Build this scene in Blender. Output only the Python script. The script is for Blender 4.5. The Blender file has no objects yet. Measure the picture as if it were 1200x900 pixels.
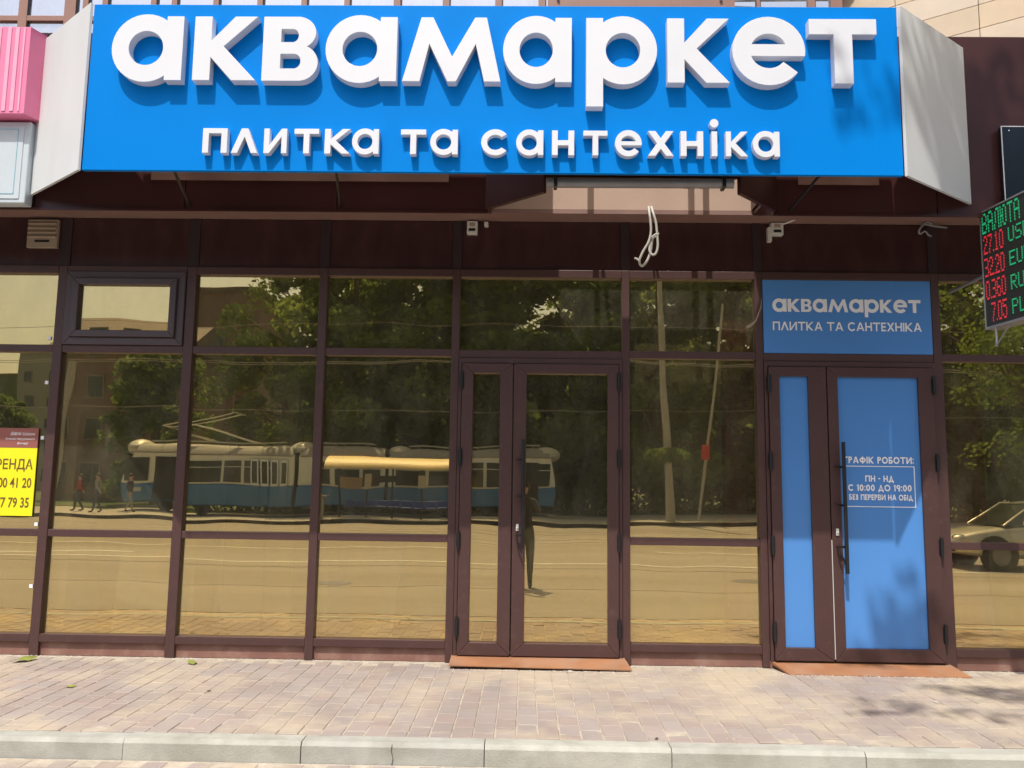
import bpy, bmesh, math, random
from mathutils import Vector, Matrix, geometry
random.seed(7)
R = math.radians
SC = bpy.context.scene
COL = SC.collection

# ------------------------------------------------------------------ camera
cam_d = bpy.data.cameras.new('camera')
cam = bpy.data.objects.new('camera', cam_d); COL.objects.link(cam); SC.camera = cam
cam_d.sensor_width = 36.0; cam_d.lens = 977.63 / 1200 * 36; cam_d.clip_start = 0.02; cam_d.clip_end = 3000
CAM = Vector((0, -6.8, 1.40))
pi_, ya, ro = R(6.896), R(-.9683), R(.7741)
fw = Vector((math.sin(ya) * math.cos(pi_), math.cos(ya) * math.cos(pi_), math.sin(pi_)))
rt = Vector((math.cos(ya), -math.sin(ya), 0)); up = rt.cross(fw)
rt, up = rt * math.cos(ro) + up * math.sin(ro), up * math.cos(ro) - rt * math.sin(ro)
cam.matrix_world = Matrix(((rt.x, up.x, -fw.x, CAM.x), (rt.y, up.y, -fw.y, CAM.y), (rt.z, up.z, -fw.z, CAM.z), (0, 0, 0, 1)))

# ------------------------------------------------------------------ sky and sun
EL, AZ = R(61.8), R(17)                      # the sun stands high behind the photographer, a little to the left
to_sun = Vector((-math.sin(AZ) * math.cos(EL), -math.cos(AZ) * math.cos(EL), math.sin(EL)))
w = bpy.data.worlds.new('World'); SC.world = w; w.use_nodes = True
nt = w.node_tree; bg = nt.nodes['Background']; sky = nt.nodes.new('ShaderNodeTexSky')
sky.sky_type = 'NISHITA'; sky.sun_disc = False; sky.sun_elevation = EL; sky.sun_rotation = math.atan2(to_sun.x, to_sun.y)
sky.air_density = 1.0; sky.dust_density = 4.0; sky.ozone_density = 1.0
nt.links.new(sky.outputs[0], bg.inputs[0]); bg.inputs[1].default_value = 0.15
sun_d = bpy.data.lights.new('sun', 'SUN'); sun_d.energy = 4.0; sun_d.angle = R(0.53); sun_d.color = (1.0, .955, .88)
sun = bpy.data.objects.new('sun', sun_d); COL.objects.link(sun)
sun.rotation_euler = to_sun.to_track_quat('Z', 'Y').to_euler(); sun.location = (-6, -20, 40)
SC.view_settings.view_transform = 'Standard'; SC.view_settings.look = 'None'; SC.view_settings.gamma = 1
SC.view_settings.exposure = 0.17
SC.cycles.max_bounces = 10; SC.cycles.transparent_max_bounces = 16; SC.cycles.glossy_bounces = 6
SC.cycles.caustics_reflective = False; SC.cycles.caustics_refractive = False

# ------------------------------------------------------------------ materials
def mat(name, col, rough=.6, metal=0., var=0., scale=6., bump=0., bscale=40., stretch=(1, 1, 1), coat=0., trans=0., spec=.5, col2=None, dirt=None, rnd=0.):
    """base colour with soft large variation, optional fine bump, optional second colour by noise, optional dirt colour in patches"""
    m = bpy.data.materials.new(name); m.use_nodes = True; t = m.node_tree; L = t.links; N = t.nodes
    b = N['Principled BSDF']; b.inputs['Roughness'].default_value = rough; b.inputs['Metallic'].default_value = metal
    b.inputs['Specular IOR Level'].default_value = spec
    if coat: b.inputs['Coat Weight'].default_value = coat; b.inputs['Coat Roughness'].default_value = .08
    if trans: b.inputs['Transmission Weight'].default_value = trans
    g = N.new('ShaderNodeNewGeometry'); mp = N.new('ShaderNodeMapping'); mp.inputs['Scale'].default_value = stretch
    L.new(g.outputs['Position'], mp.inputs[0])
    cur = None
    c = N.new('ShaderNodeRGB'); c.outputs[0].default_value = (*col, 1); cur = c.outputs[0]
    if var or col2:
        n = N.new('ShaderNodeTexNoise'); n.inputs['Scale'].default_value = scale; n.inputs['Detail'].default_value = 6; L.new(mp.outputs[0], n.inputs['Vector'])
        if col2:
            mx = N.new('ShaderNodeMix'); mx.data_type = 'RGBA'; mx.inputs[7].default_value = (*col2, 1); L.new(cur, mx.inputs[6])
            rp = N.new('ShaderNodeMapRange'); rp.inputs[1].default_value = .38; rp.inputs[2].default_value = .62; L.new(n.outputs[0], rp.inputs[0]); L.new(rp.outputs[0], mx.inputs[0]); cur = mx.outputs[2]
        if var:
            h = N.new('ShaderNodeHueSaturation'); rp = N.new('ShaderNodeMapRange'); rp.inputs[1].default_value = .3; rp.inputs[2].default_value = .7
            rp.inputs[3].default_value = 1 - var; rp.inputs[4].default_value = 1 + var; L.new(n.outputs[0], rp.inputs[0]); L.new(rp.outputs[0], h.inputs['Value']); L.new(cur, h.inputs['Color']); cur = h.outputs[0]
    if rnd:
        oi = N.new('ShaderNodeObjectInfo'); at = N.new('ShaderNodeAttribute'); at.attribute_name = 'tone'
        ad = N.new('ShaderNodeMath'); ad.operation = 'ADD'; L.new(oi.outputs['Random'], ad.inputs[0]); L.new(at.outputs['Fac'], ad.inputs[1])
        fr = N.new('ShaderNodeMath'); fr.operation = 'FRACT'; L.new(ad.outputs[0], fr.inputs[0])
        rp = N.new('ShaderNodeMapRange'); rp.inputs[3].default_value = 1 - rnd; rp.inputs[4].default_value = 1 + rnd; L.new(fr.outputs[0], rp.inputs[0])
        h = N.new('ShaderNodeHueSaturation'); L.new(rp.outputs[0], h.inputs['Value']); L.new(cur, h.inputs['Color'])
        m2 = N.new('ShaderNodeMath'); m2.operation = 'MULTIPLY'; m2.inputs[1].default_value = 7.3; L.new(fr.outputs[0], m2.inputs[0])
        f2 = N.new('ShaderNodeMath'); f2.operation = 'FRACT'; L.new(m2.outputs[0], f2.inputs[0])
        rs = N.new('ShaderNodeMapRange'); rs.inputs[3].default_value = .8; rs.inputs[4].default_value = 1.12; L.new(f2.outputs[0], rs.inputs[0]); L.new(rs.outputs[0], h.inputs['Saturation'])
        cur = h.outputs[0]
    if dirt:
        dcol, dscale, lo, hi, amt = dirt
        n = N.new('ShaderNodeTexNoise'); n.inputs['Scale'].default_value = dscale; n.inputs['Detail'].default_value = 9; n.inputs['Roughness'].default_value = .65; L.new(mp.outputs[0], n.inputs['Vector'])
        rp = N.new('ShaderNodeMapRange'); rp.inputs[1].default_value = lo; rp.inputs[2].default_value = hi; rp.inputs[4].default_value = amt; L.new(n.outputs[0], rp.inputs[0])
        mx = N.new('ShaderNodeMix'); mx.data_type = 'RGBA'; mx.inputs[7].default_value = (*dcol, 1); L.new(cur, mx.inputs[6]); L.new(rp.outputs[0], mx.inputs[0]); cur = mx.outputs[2]
    L.new(cur, b.inputs['Base Color'])
    if bump:
        n = N.new('ShaderNodeTexNoise'); n.inputs['Scale'].default_value = bscale; n.inputs['Detail'].default_value = 8; L.new(mp.outputs[0], n.inputs['Vector'])
        bp = N.new('ShaderNodeBump'); bp.inputs['Strength'].default_value = bump; bp.inputs['Distance'].default_value = .01; L.new(n.outputs[0], bp.inputs['Height']); L.new(bp.outputs[0], b.inputs['Normal'])
    return m

def glass(name, refl, tint, thru, fac, wave=.0, dirt=.03):
    m = bpy.data.materials.new(name); m.use_nodes = True; t = m.node_tree; L = t.links; N = t.nodes
    N.remove(N['Principled BSDF']); out = N['Material Output']
    gl = N.new('ShaderNodeBsdfGlossy'); gl.inputs['Color'].default_value = (*refl, 1); gl.inputs['Roughness'].default_value = .0
    tr = N.new('ShaderNodeBsdfTransparent'); tr.inputs['Color'].default_value = (*thru, 1)
    df = N.new('ShaderNodeBsdfDiffuse'); df.inputs['Color'].default_value = (*tint, 1)
    g = N.new('ShaderNodeNewGeometry')
    mx = N.new('ShaderNodeMixShader'); mx.inputs[0].default_value = fac; L.new(tr.outputs[0], mx.inputs[1]); L.new(gl.outputs[0], mx.inputs[2])
    m2 = N.new('ShaderNodeMixShader'); L.new(mx.outputs[0], m2.inputs[1]); L.new(df.outputs[0], m2.inputs[2]); L.new(m2.outputs[0], out.inputs[0])
    n = N.new('ShaderNodeTexNoise'); n.inputs['Scale'].default_value = 5; n.inputs['Detail'].default_value = 8; n.inputs['Roughness'].default_value = .7
    mp = N.new('ShaderNodeMapping'); mp.inputs['Scale'].default_value = (1, 1, .45); L.new(g.outputs['Position'], mp.inputs[0]); L.new(mp.outputs[0], n.inputs['Vector'])
    rp = N.new('ShaderNodeMapRange'); rp.inputs[1].default_value = .35; rp.inputs[2].default_value = .8; rp.inputs[3].default_value = dirt * .4; rp.inputs[4].default_value = dirt * 2.2; L.new(n.outputs[0], rp.inputs[0]); L.new(rp.outputs[0], m2.inputs[0])
    if wave:
        n2 = N.new('ShaderNodeTexNoise'); n2.inputs['Scale'].default_value = 1.3; n2.inputs['Detail'].default_value = 1; L.new(g.outputs['Position'], n2.inputs['Vector'])
        bp = N.new('ShaderNodeBump'); bp.inputs['Strength'].default_value = 1; bp.inputs['Distance'].default_value = wave; L.new(n2.outputs[0], bp.inputs['Height']); L.new(bp.outputs[0], gl.inputs['Normal'])
    return m

def emit(name, col, s):
    m = bpy.data.materials.new(name); m.use_nodes = True; b = m.node_tree.nodes['Principled BSDF']
    b.inputs['Base Color'].default_value = (.02, .02, .02, 1); b.inputs['Emission Color'].default_value = (*col, 1); b.inputs['Emission Strength'].default_value = s
    return m

def leafmat(name, col, col2, tr=.55):
    m = bpy.data.materials.new(name); m.use_nodes = True; t = m.node_tree; L = t.links; N = t.nodes; N.remove(N['Principled BSDF']); out = N['Material Output']
    g = N.new('ShaderNodeNewGeometry'); n = N.new('ShaderNodeTexNoise'); n.inputs['Scale'].default_value = .9; n.inputs['Detail'].default_value = 7; n.inputs['Roughness'].default_value = .8; L.new(g.outputs['Position'], n.inputs['Vector'])
    rp = N.new('ShaderNodeMapRange'); rp.inputs[1].default_value = .35; rp.inputs[2].default_value = .65; L.new(n.outputs[0], rp.inputs[0])
    mx = N.new('ShaderNodeMix'); mx.data_type = 'RGBA'; mx.inputs[6].default_value = (*col, 1); mx.inputs[7].default_value = (*col2, 1); L.new(rp.outputs[0], mx.inputs[0])
    d = N.new('ShaderNodeBsdfDiffuse'); tl = N.new('ShaderNodeBsdfTranslucent'); L.new(mx.outputs[2], d.inputs[0]); L.new(mx.outputs[2], tl.inputs[0])
    ms = N.new('ShaderNodeMixShader'); ms.inputs[0].default_value = tr; L.new(d.outputs[0], ms.inputs[1]); L.new(tl.outputs[0], ms.inputs[2]); L.new(ms.outputs[0], out.inputs[0])
    return m

M = {}
M['blue'] = mat('sign_blue', (0, .205, .66), .5, var=.03, scale=1.5, spec=.06)
M['white'] = mat('letter_white', (.68, .695, .735), .45, var=.02, scale=2)
M['cheek'] = mat('white_sheet', (.60, .62, .62), .5, var=.04, scale=3, dirt=((.45, .44, .4), 2.2, .5, .8, .35), stretch=(1, 1, .3))
M['frame'] = mat('brown_frame', (.074, .036, .033), .40, var=.06, scale=3, bump=.05, bscale=120, dirt=((.20, .13, .11), 14, .56, .85, .35))
M['frame_dark'] = mat('brown_frame_side', (.03, .016, .018), .5, var=.1)
M['casement'] = mat('casement_frame', (.082, .060, .068), .45, var=.05, scale=4)
M['panel'] = mat('brown_panel', (.046, .016, .016), .38, var=.2, scale=5, stretch=(1.5, 1, .6), bump=.03, bscale=10, dirt=((.10, .045, .035), 5, .5, .85, .35))
M['fascia'] = mat('fascia_brown', (.052, .018, .017), .3, var=.25, scale=1.6, bump=.06, bscale=2.2, spec=.35)
M['soffit'] = mat('soffit_brown', (.25, .15, .125), .6, var=.08)
M['lit_band'] = mat('lit_band_board', (.26, .15, .115), .5, var=.2, scale=3)  # paler brown than the fascia, puts a sunlit band into the colour
M['tan'] = mat('tan_render', (.48, .345, .27), .8, var=.06, scale=3, bump=.1)
M['plinth'] = mat('plinth_sheet', (.23, .115, .09), .6, var=.15, dirt=((.4, .32, .25), 6, .5, .8, .5))
M['plate'] = mat('threshold_plate', (.34, .155, .075), .55, var=.12, scale=5, bump=.1, bscale=30, dirt=((.36, .27, .2), 4, .45, .8, .6))
M['film'] = mat('blue_film', (.085, .265, .64), .28, var=.03, scale=1.2)
M['black'] = mat('black_metal', (.012, .012, .014), .35)
M['steel'] = mat('grey_tube', (.22, .22, .23), .4, metal=.2, var=.1)
M['plastic'] = mat('white_plastic', (.62, .61, .57), .5)
M['vent'] = mat('vent_beige', (.34, .27, .20), .6, var=.06)
M['pink'] = mat('pink_sheet', (.75, .20, .36), .5, var=.05)
M['pink2'] = mat('pink_pale', (.80, .36, .50), .5, var=.05)
M['lightbox'] = mat('lightbox_white', (.52, .58, .62), .4, var=.03)
M['yellow'] = mat('poster_yellow', (.85, .78, .01), .5, var=.02)
M['maroon'] = mat('poster_maroon', (.30, .10, .08), .5)
M['ink'] = mat('poster_ink', (.16, .09, .02), .6)
M['inkw'] = mat('print_white', (.90, .92, .95), .5)
M['inkb'] = mat('print_pale_blue', (.25, .50, .62), .5)
M['gold'] = glass('gold_mirror_glass', (.97, .76, .375), (.42, .40, .30), (.95, .92, .78), .53, wave=.0019, dirt=.06)  # thin dirt film, strengthened to lay a pale haze over the mirrored trees
M['upglass'] = glass('upper_window_glass', (.85, .88, .92), (.5, .52, .55), (.5, .52, .52), .85, dirt=.2)
M['clear'] = glass('clear_glass', (.8, .85, .85), (.3, .3, .3), (.6, .66, .62), .22, dirt=.02)
M['upframe'] = mat('upper_frame', (.30, .165, .125), .5, var=.06)
M['tile'] = mat('facade_tile', (.66, .53, .38), .6, var=.06, scale=4, rnd=.06, dirt=((.5, .42, .32), 3, .5, .8, .4))
M['joint'] = mat('tile_joint', (.22, .17, .13), .9)
M['paver'] = mat('paving_pink', (.322, .262, .232), .9, var=.10, scale=1.4, bump=.4, bscale=160, rnd=.06, dirt=((.48, .40, .29), .9, .46, .62, .85))
M['sand'] = mat('joint_sand', (.44, .38, .30), .95, var=.2, scale=14, bump=.4, bscale=200, dirt=((.16, .12, .09), 5, .56, .74, .7))
M['kerb'] = mat('kerb_concrete', (.40, .395, .345), .9, var=.10, scale=9, bump=.3, bscale=120, rnd=.05, dirt=((.27, .26, .215), 3, .46, .68, .75))
M['asphalt'] = mat('asphalt', (.30, .275, .245), .9, var=.12, scale=.5, bump=.3, bscale=80, dirt=((.25, .225, .19), .4, .45, .6, .8), stretch=(.12, 1, 1))
M['line'] = mat('road_paint', (.62, .62, .58), .8, var=.15, scale=5)
M['ground'] = mat('earth', (.16, .14, .10), .95, var=.3, scale=.3)
M['platform'] = mat('far_pavement', (.36, .34, .31), .9, var=.1, scale=1)
M['grass'] = mat('verge_grass', (.07, .10, .03), .95, var=.3, scale=1)
M['bark'] = mat('bark', (.10, .08, .06), .95, var=.25, scale=9, bump=.6, bscale=20, stretch=(1, 1, .3))
M['leaf'] = leafmat('leaf_green', (.14, .20, .055), (.25, .33, .09))
M['leaf2'] = leafmat('leaf_dark', (.10, .15, .045), (.19, .26, .075))
M['leaf3'] = leafmat('leaf_bright', (.09, .15, .03), (.17, .24, .05))
M['tramblue'] = mat('tram_blue', (.035, .19, .44), .35, var=.05, coat=.3)
M['tramwhite'] = mat('tram_cream', (.80, .79, .72), .4, var=.04, coat=.3)
M['tramroof'] = mat('tram_roof', (.24, .24, .23), .6, var=.1)
M['rubber'] = mat('rubber', (.02, .02, .02), .8)
M['dome'] = mat('tram_dome', (.55, .54, .46), .4)
M['shroof'] = mat('shelter_roof', (.70, .54, .25), .5, var=.05)
M['seat'] = mat('seat_blue', (.02, .06, .35), .5)
M['concrete'] = mat('pole_concrete', (.42, .40, .36), .9, var=.1)
M['brick'] = mat('brick_wall', (.25, .16, .115), .9, var=.15, scale=2)
M['plaster'] = mat('plaster_wall', (.40, .36, .30), .9, var=.1)
M['rooftile'] = mat('roof_slate', (.16, .13, .11), .8, var=.1)
M['inwall'] = mat('inside_plaster', (.66, .67, .58), .9, var=.04)
M['infloor'] = mat('inside_floor', (.50, .48, .40), .6, var=.05)
M['incol'] = mat('inside_wood', (.42, .125, .035), .5, var=.25, scale=6, stretch=(3, 3, .4))
M['car'] = mat('car_paint', (.62, .60, .52), .28, metal=.35, coat=.8)
M['carglass'] = mat('car_glass', (.02, .025, .025), .05, spec=.9)
M['chrome'] = mat('chrome', (.6, .6, .6), .15, metal=1)
M['skin'] = mat('skin', (.50, .28, .20), .6)
M['hair'] = mat('hair', (.02, .014, .01), .6)
M['jacket'] = mat('jacket_dark', (.03, .03, .035), .8)
M['olive'] = mat('trousers_olive', (.15, .17, .13), .85)
M['grey'] = mat('jacket_grey', (.28, .28, .26), .85)
M['redc'] = mat('jacket_red', (.42, .06, .08), .85)
M['jeans'] = mat('jeans', (.05, .07, .12), .85)
M['red'] = mat('signal_red', (.5, .02, .02), .5)
M['ledoff'] = mat('led_board', (.022, .024, .022), .5)
M['green_led'] = emit('led_green', (.01, .75, .28), .42)
M['red_led'] = emit('led_red', (1., .03, .05), .55)
M['screen'] = mat('dark_screen', (.004, .009, .016), .25, spec=.4)
M['cable'] = mat('white_cable', (.52, .50, .46), .5)
M['debris'] = mat('dry_leaf', (.22, .24, .05), .8, var=.3)
M['stone'] = mat('pebble', (.6, .55, .48), .9)

# ------------------------------------------------------------------ mesh helpers
def worldloc(o):
    v = Vector((0, 0, 0))
    while o: v += o.location; o = o.parent
    return v
class MB:
    def __init__(s): s.v = []; s.f = []; s.t = []
    def add(s, vs, fs, tone=0.):
        n = len(s.v); s.v += [tuple(p) for p in vs]; s.f += [tuple(i + n for i in f) for f in fs]; s.t += [tone] * len(fs); return s
    def box(s, x0, x1, y0, y1, z0, z1, tone=0.):
        return s.add([(x, y, z) for x in (x0, x1) for y in (y0, y1) for z in (z0, z1)], [(0, 1, 3, 2), (4, 6, 7, 5), (0, 4, 5, 1), (2, 3, 7, 6), (0, 2, 6, 4), (1, 5, 7, 3)], tone)
    def quad(s, a, b, c, d): return s.add([a, b, c, d], [(0, 1, 2, 3)])
    def prism(s, pts, ax, a, b):
        """convex outline extruded along axis ax from a to b"""
        def P(p, q): return {0: (q, p[0], p[1]), 1: (p[0], q, p[1]), 2: (p[0], p[1], q)}[ax]
        n = len(pts)
        return s.add([P(p, a) for p in pts] + [P(p, b) for p in pts], [tuple(range(n))[::-1], tuple(range(n, 2 * n))] + [(i, (i + 1) % n, (i + 1) % n + n, i + n) for i in range(n)])
    def tube(s, pts, r, seg=10, cap=True):
        pts = [Vector(p) for p in pts]; n = len(pts); rr = r if isinstance(r, (list, tuple)) else [r] * n; V = []; prev = None
        for i, p in enumerate(pts):
            d = (pts[min(i + 1, n - 1)] - pts[max(i - 1, 0)]).normalized()
            if prev is None: a = d.orthogonal().normalized()
            else: a = (prev - d * prev.dot(d)); a = a.normalized() if a.length > 1e-6 else d.orthogonal().normalized()
            prev = a; b = d.cross(a)
            V += [p + (a * math.cos(t) + b * math.sin(t)) * rr[i] for t in [2 * math.pi * k / seg for k in range(seg)]]
        F = [(i * seg + k, i * seg + (k + 1) % seg, (i + 1) * seg + (k + 1) % seg, (i + 1) * seg + k) for i in range(n - 1) for k in range(seg)]
        if cap: F += [tuple(range(seg))[::-1], tuple(range((n - 1) * seg, n * seg))]
        return s.add(V, F)
    def stube(s, pts, r, seg=10, n=6):
        P = [Vector(p) for p in pts]; P = [P[0] * 2 - P[1]] + P + [P[-1] * 2 - P[-2]]; out = []
        for i in range(1, len(P) - 2):
            for k in range(n):
                t = k / n; a, b, c, d = P[i - 1:i + 3]
                out.append(.5 * ((2 * b) + (c - a) * t + (2 * a - 5 * b + 4 * c - d) * t * t + (3 * b - a - 3 * c + d) * t ** 3))
        out.append(P[-2]); return s.tube(out, r, seg)
    def cyl(s, c, ax, r, h, seg=20):
        c = Vector(c); e = Vector([(1, 0, 0), (0, 1, 0), (0, 0, 1)][ax]); return s.tube([c - e * h / 2, c + e * h / 2], r, seg)
    def ball(s, c, r, seg=10):
        c = Vector(c); r = Vector(r) if not isinstance(r, (int, float)) else Vector((r, r, r)); V = []; F = []; h = seg // 2
        for i in range(h + 1):
            a = math.pi * i / h
            for k in range(seg): b = 2 * math.pi * k / seg; V.append(c + Vector((r.x * math.sin(a) * math.cos(b), r.y * math.sin(a) * math.sin(b), r.z * math.cos(a))))
        for i in range(h):
            for k in range(seg): F.append((i * seg + k, (i + 1) * seg + k, (i + 1) * seg + (k + 1) % seg, i * seg + (k + 1) % seg))
        return s.add(V, F)
    def mesh(s, name, m, smooth=False, off=(0, 0, 0)):
        me = bpy.data.meshes.new(name); o = Vector(off)
        me.from_pydata([tuple(Vector(p) - o) for p in s.v], [], s.f)
        for x in (m if isinstance(m, (list, tuple)) else [m]): me.materials.append(x)
        if any(s.t):
            a = me.attributes.new('tone', 'FLOAT', 'FACE'); a.data.foreach_set('value', s.t)
        bm = bmesh.new(); bm.from_mesh(me); bmesh.ops.recalc_face_normals(bm, faces=bm.faces); bm.to_mesh(me); bm.free()
        if smooth: me.polygons.foreach_set('use_smooth', [True] * len(me.polygons)); me.set_sharp_from_angle(angle=R(40))
        return me
    def build(s, name, m, parent=None, smooth=False, bevel=0., loc=None):
        base = worldloc(parent) if parent else Vector((0, 0, 0))
        org = Vector(loc) if loc else base
        o = bpy.data.objects.new(name, s.mesh(name, m, smooth, org)); COL.objects.link(o)
        if parent: o.parent = parent
        o.location = org - base
        if bevel:
            b = o.modifiers.new('bevel', 'BEVEL'); b.width = bevel; b.segments = 2; b.limit_method = 'ANGLE'
        return o
def tag(o, label=None, cat=None, group=None, kind=None):
    for k, v in (('label', label), ('category', cat), ('group', group), ('kind', kind)):
        if v: o[k] = v
    return o
def thing(name, loc, label, cat, group=None):
    o = bpy.data.objects.new(name, None); COL.objects.link(o); o.location = loc; o.empty_display_size = .2
    return tag(o, label, cat, group)
def copy_tree(o, parent=None):
    c = o.copy(); COL.objects.link(c); c.parent = parent
    for ch in list(o.children): copy_tree(ch, c)
    return c
def box(name, m, parent, x0, x1, y0, y1, z0, z1, bevel=0.): return MB().box(x0, x1, y0, y1, z0, z1).build(name, m, parent, bevel=bevel)

# ------------------------------------------------------------------ lettering
def rect(x0, y0, x1, y1): return [(x0, y0), (x1, y0), (x1, y1), (x0, y1)]
def ell(cx, cy, rx, ry, n=40): return [(cx + rx * math.cos(2 * math.pi * k / n + .01), cy + ry * math.sin(2 * math.pi * k / n + .01)) for k in range(n)]
def glyph(c, s):
    """width and ordered add / subtract outlines of a geometric sans letter of unit height and stroke s"""
    A = lambda *p: ('+', list(p)); add = lambda p: ('+', p); sub = lambda p: ('-', p); h = s / 2; q = s * .92
    if c == 'а': return 1.1, [add(ell(.53, .5, .53, .53)), sub(ell(.53, .5, .53 - s, .53 - s)), add(rect(1.1 - s, 0, 1.1, 1))]
    if c == 'р': return 1.1, [add(ell(.57, .5, .53, .53)), sub(ell(.57, .5, .53 - s, .53 - s)), add(rect(0, -.37, s, 1))]
    if c == 'е': return 1.06, [add(ell(.53, .5, .53, .53)), sub(ell(.53, .5, .53 - s, .53 - s)), sub([(.53, .42), (1.3, .42), (1.3, .0), (.98, .14), (.78, .30), (.6, .42)]), add(rect(s * .7, .42, 1.045, .42 + s * .7))]
    if c in 'сС': 
        r = .53 if c == 'с' else .52
        return .98, [add(ell(.53, .5, r, r)), sub(ell(.53, .5, r - s, r - s)), sub([(.53, .5), (.78, .72), (1.3, 1.05), (1.3, -.05), (.78, .28)])]
    if c in 'кК': return .95, [add(rect(0, 0, s, 1)), A((s * .7, .5), (s, .36 + s), (.95 - s * 1.3, 1), (.95, 1), (.22 + s * .88, .53), (.95, 0), (.95 - s * 1.38, 0), (s, .36 + (.26 - s) * .3))]
    if c in 'вВ': return .81, [add(rect(0, 0, .54, 1)), add(ell(.50, .75, .27, .25)), add(ell(.53, .28, .28, .28)), sub(rect(s, .19 + (.26 - s) * .4, .48, .42)), sub(ell(.46, .305, .10 + (.26 - s) * .5, .115 + (.26 - s) * .2)), sub(rect(s, .60, .44, .81 + (.26 - s) * .4)), sub(ell(.43, .705, .09 + (.26 - s) * .5, .105 + (.26 - s) * .2))]
    if c == 'м': 
        d = (.26 - s)
        return 1.533, [A((0, 0), (.273 - d, 0), (.413 - d * .6, .583), (.707, 0), (.84, 0), (1.14 + d * .6, .583), (1.28 + d, 0), (1.533, 0), (1.307, 1), (1.123, 1), (.773, .387 - d), (.467, 1), (.28, 1))]
    if c in 'тТ': return .95, [add(rect(0, 1 - q, .95, 1)), add(rect(.475 - h, 0, .475 + h, 1))]
    if c in 'пП': return .92, [add(rect(0, 0, s, 1)), add(rect(.92 - s, 0, .92, 1)), add(rect(0, 1 - q, .92, 1))]
    if c in 'лЛ': return 1.0, [A((0, 0), (s * 1.08, 0), (.5, 1 - s * 1.5), (1 - s * 1.08, 0), (1, 0), (.5 + s * .55, 1), (.5 - s * .55, 1))]
    if c in 'иИ': return .95, [add(rect(0, 0, s, 1)), add(rect(.95 - s, 0, .95, 1)), A((s * .5, 0), (s, 0), (.95 - s, 1 - s * 1.45), (.95 - s * .5, 1), (.95 - s, 1), (s, s * 1.45))]
    if c in 'нН': return .86, [add(rect(0, 0, s, 1)), add(rect(.86 - s, 0, .86, 1)), add(rect(0, .5 - q / 2, .86, .5 + q / 2))]
    if c in 'хХ': return .95, [A((0, 0), (s * 1.25, 0), (.95, 1), (.95 - s * 1.25, 1)), A((0, 1), (s * 1.25, 1), (.95, 0), (.95 - s * 1.25, 0))]
    if c == 'і': return .34, [add(rect(.17 - h, 0, .17 + h, 1)), add(ell(.17, 1.33, .17, .17))]
    if c == 'І': return s, [add(rect(0, 0, s, 1))]
    if c == '1': return .34, [add(rect(.34 - s, 0, .34, 1)), A((0, .72), (.34 - s * .5, .80), (.34, 1), (.34 - s, 1), (0, .88))]
    if c == 'А': return 1.02, [A((0, 0), (s * 1.1, 0), (.51, 1 - s * 1.2), (1.02 - s * 1.1, 0), (1.02, 0), (.51 + s * .55, 1), (.51 - s * .55, 1)), add(rect(.24, .22, .78, .22 + q * .9))]
    if c == 'Г': return .62, [add(rect(0, 0, s, 1)), add(rect(0, 1 - q, .62, 1))]
    if c == 'Р': return .66, [add(rect(0, 0, s, 1)), add(rect(0, .42, .38, 1)), add(ell(.37, .71, .29, .29)), sub(ell(.37, .71, .29 - q, .29 - q)), sub(rect(s, .42 + q, .38, 1 - q))]
    if c == 'Ф': return 1.08, [add(ell(.54, .5, .54, .40)), sub(ell(.54, .5, .54 - s, .40 - s)), add(rect(.54 - h, -.03, .54 + h, 1.03))]
    if c == 'О': return 1.06, [add(ell(.53, .5, .53, .52)), sub(ell(.53, .5, .53 - s, .52 - s))]
    if c == '0': return .72, [add(ell(.36, .5, .36, .51)), sub(ell(.36, .5, .36 - s, .51 - s))]
    if c == 'Б': return .70, [add(rect(0, 0, s, 1)), add(rect(0, 1 - q, .6, 1)), add(rect(0, 0, .4, .6)), add(ell(.40, .30, .30, .30)), sub(ell(.40, .30, .30 - q, .30 - q)), sub(rect(s, q, .4, .6 - q))]
    if c == 'Е': return .62, [add(rect(0, 0, s, 1)), add(rect(0, 0, .62, q)), add(rect(0, .5 - q / 2, .58, .5 + q / 2)), add(rect(0, 1 - q, .62, 1))]
    if c == 'З': return .62, [add(ell(.30, .75, .29, .25)), add(ell(.30, .28, .32, .29)), sub(ell(.30, .75, .29 - s, .25 - s)), sub(ell(.30, .28, .32 - s, .29 - s)), sub(rect(-.1, .24, .16, .80)), add(rect(.2, .53 - h, .4, .53 + h))]
    if c == 'Д': return 1.0, [A((.12, s * .5), (.12 + s, s * .5), (.5, 1 - s * 1.3), (.88 - s, s * .5), (.88, s * .5), (.56, 1), (.44, 1)), add(rect(0, 0, 1.0, q)), add(rect(0, -.17, s, .05)), add(rect(1 - s, -.17, 1, .05))]
    if c == '9': return .72, [add(ell(.36, .67, .36, .34)), sub(ell(.36, .67, .36 - s, .34 - s)), A((.30, .0), (.30 + s * 1.3, 0), (.72, .55), (.5, .45))]
    if c == ':': return .2, [add(ell(.1, .15, .11, .11, 12)), add(ell(.1, .7, .11, .11, 12))]
    if c == '-': return .36, [add(rect(0, .42, .36, .42 + q))]
    return .35, []
def inside(p, poly):
    x, y = p; r = False; j = len(poly) - 1
    for i in range(len(poly)):
        xi, yi = poly[i]; xj, yj = poly[j]
        if (yi > y) != (yj > y) and x < (xj - xi) * (y - yi) / (yj - yi) + xi: r = not r
        j = i
    return r
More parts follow.
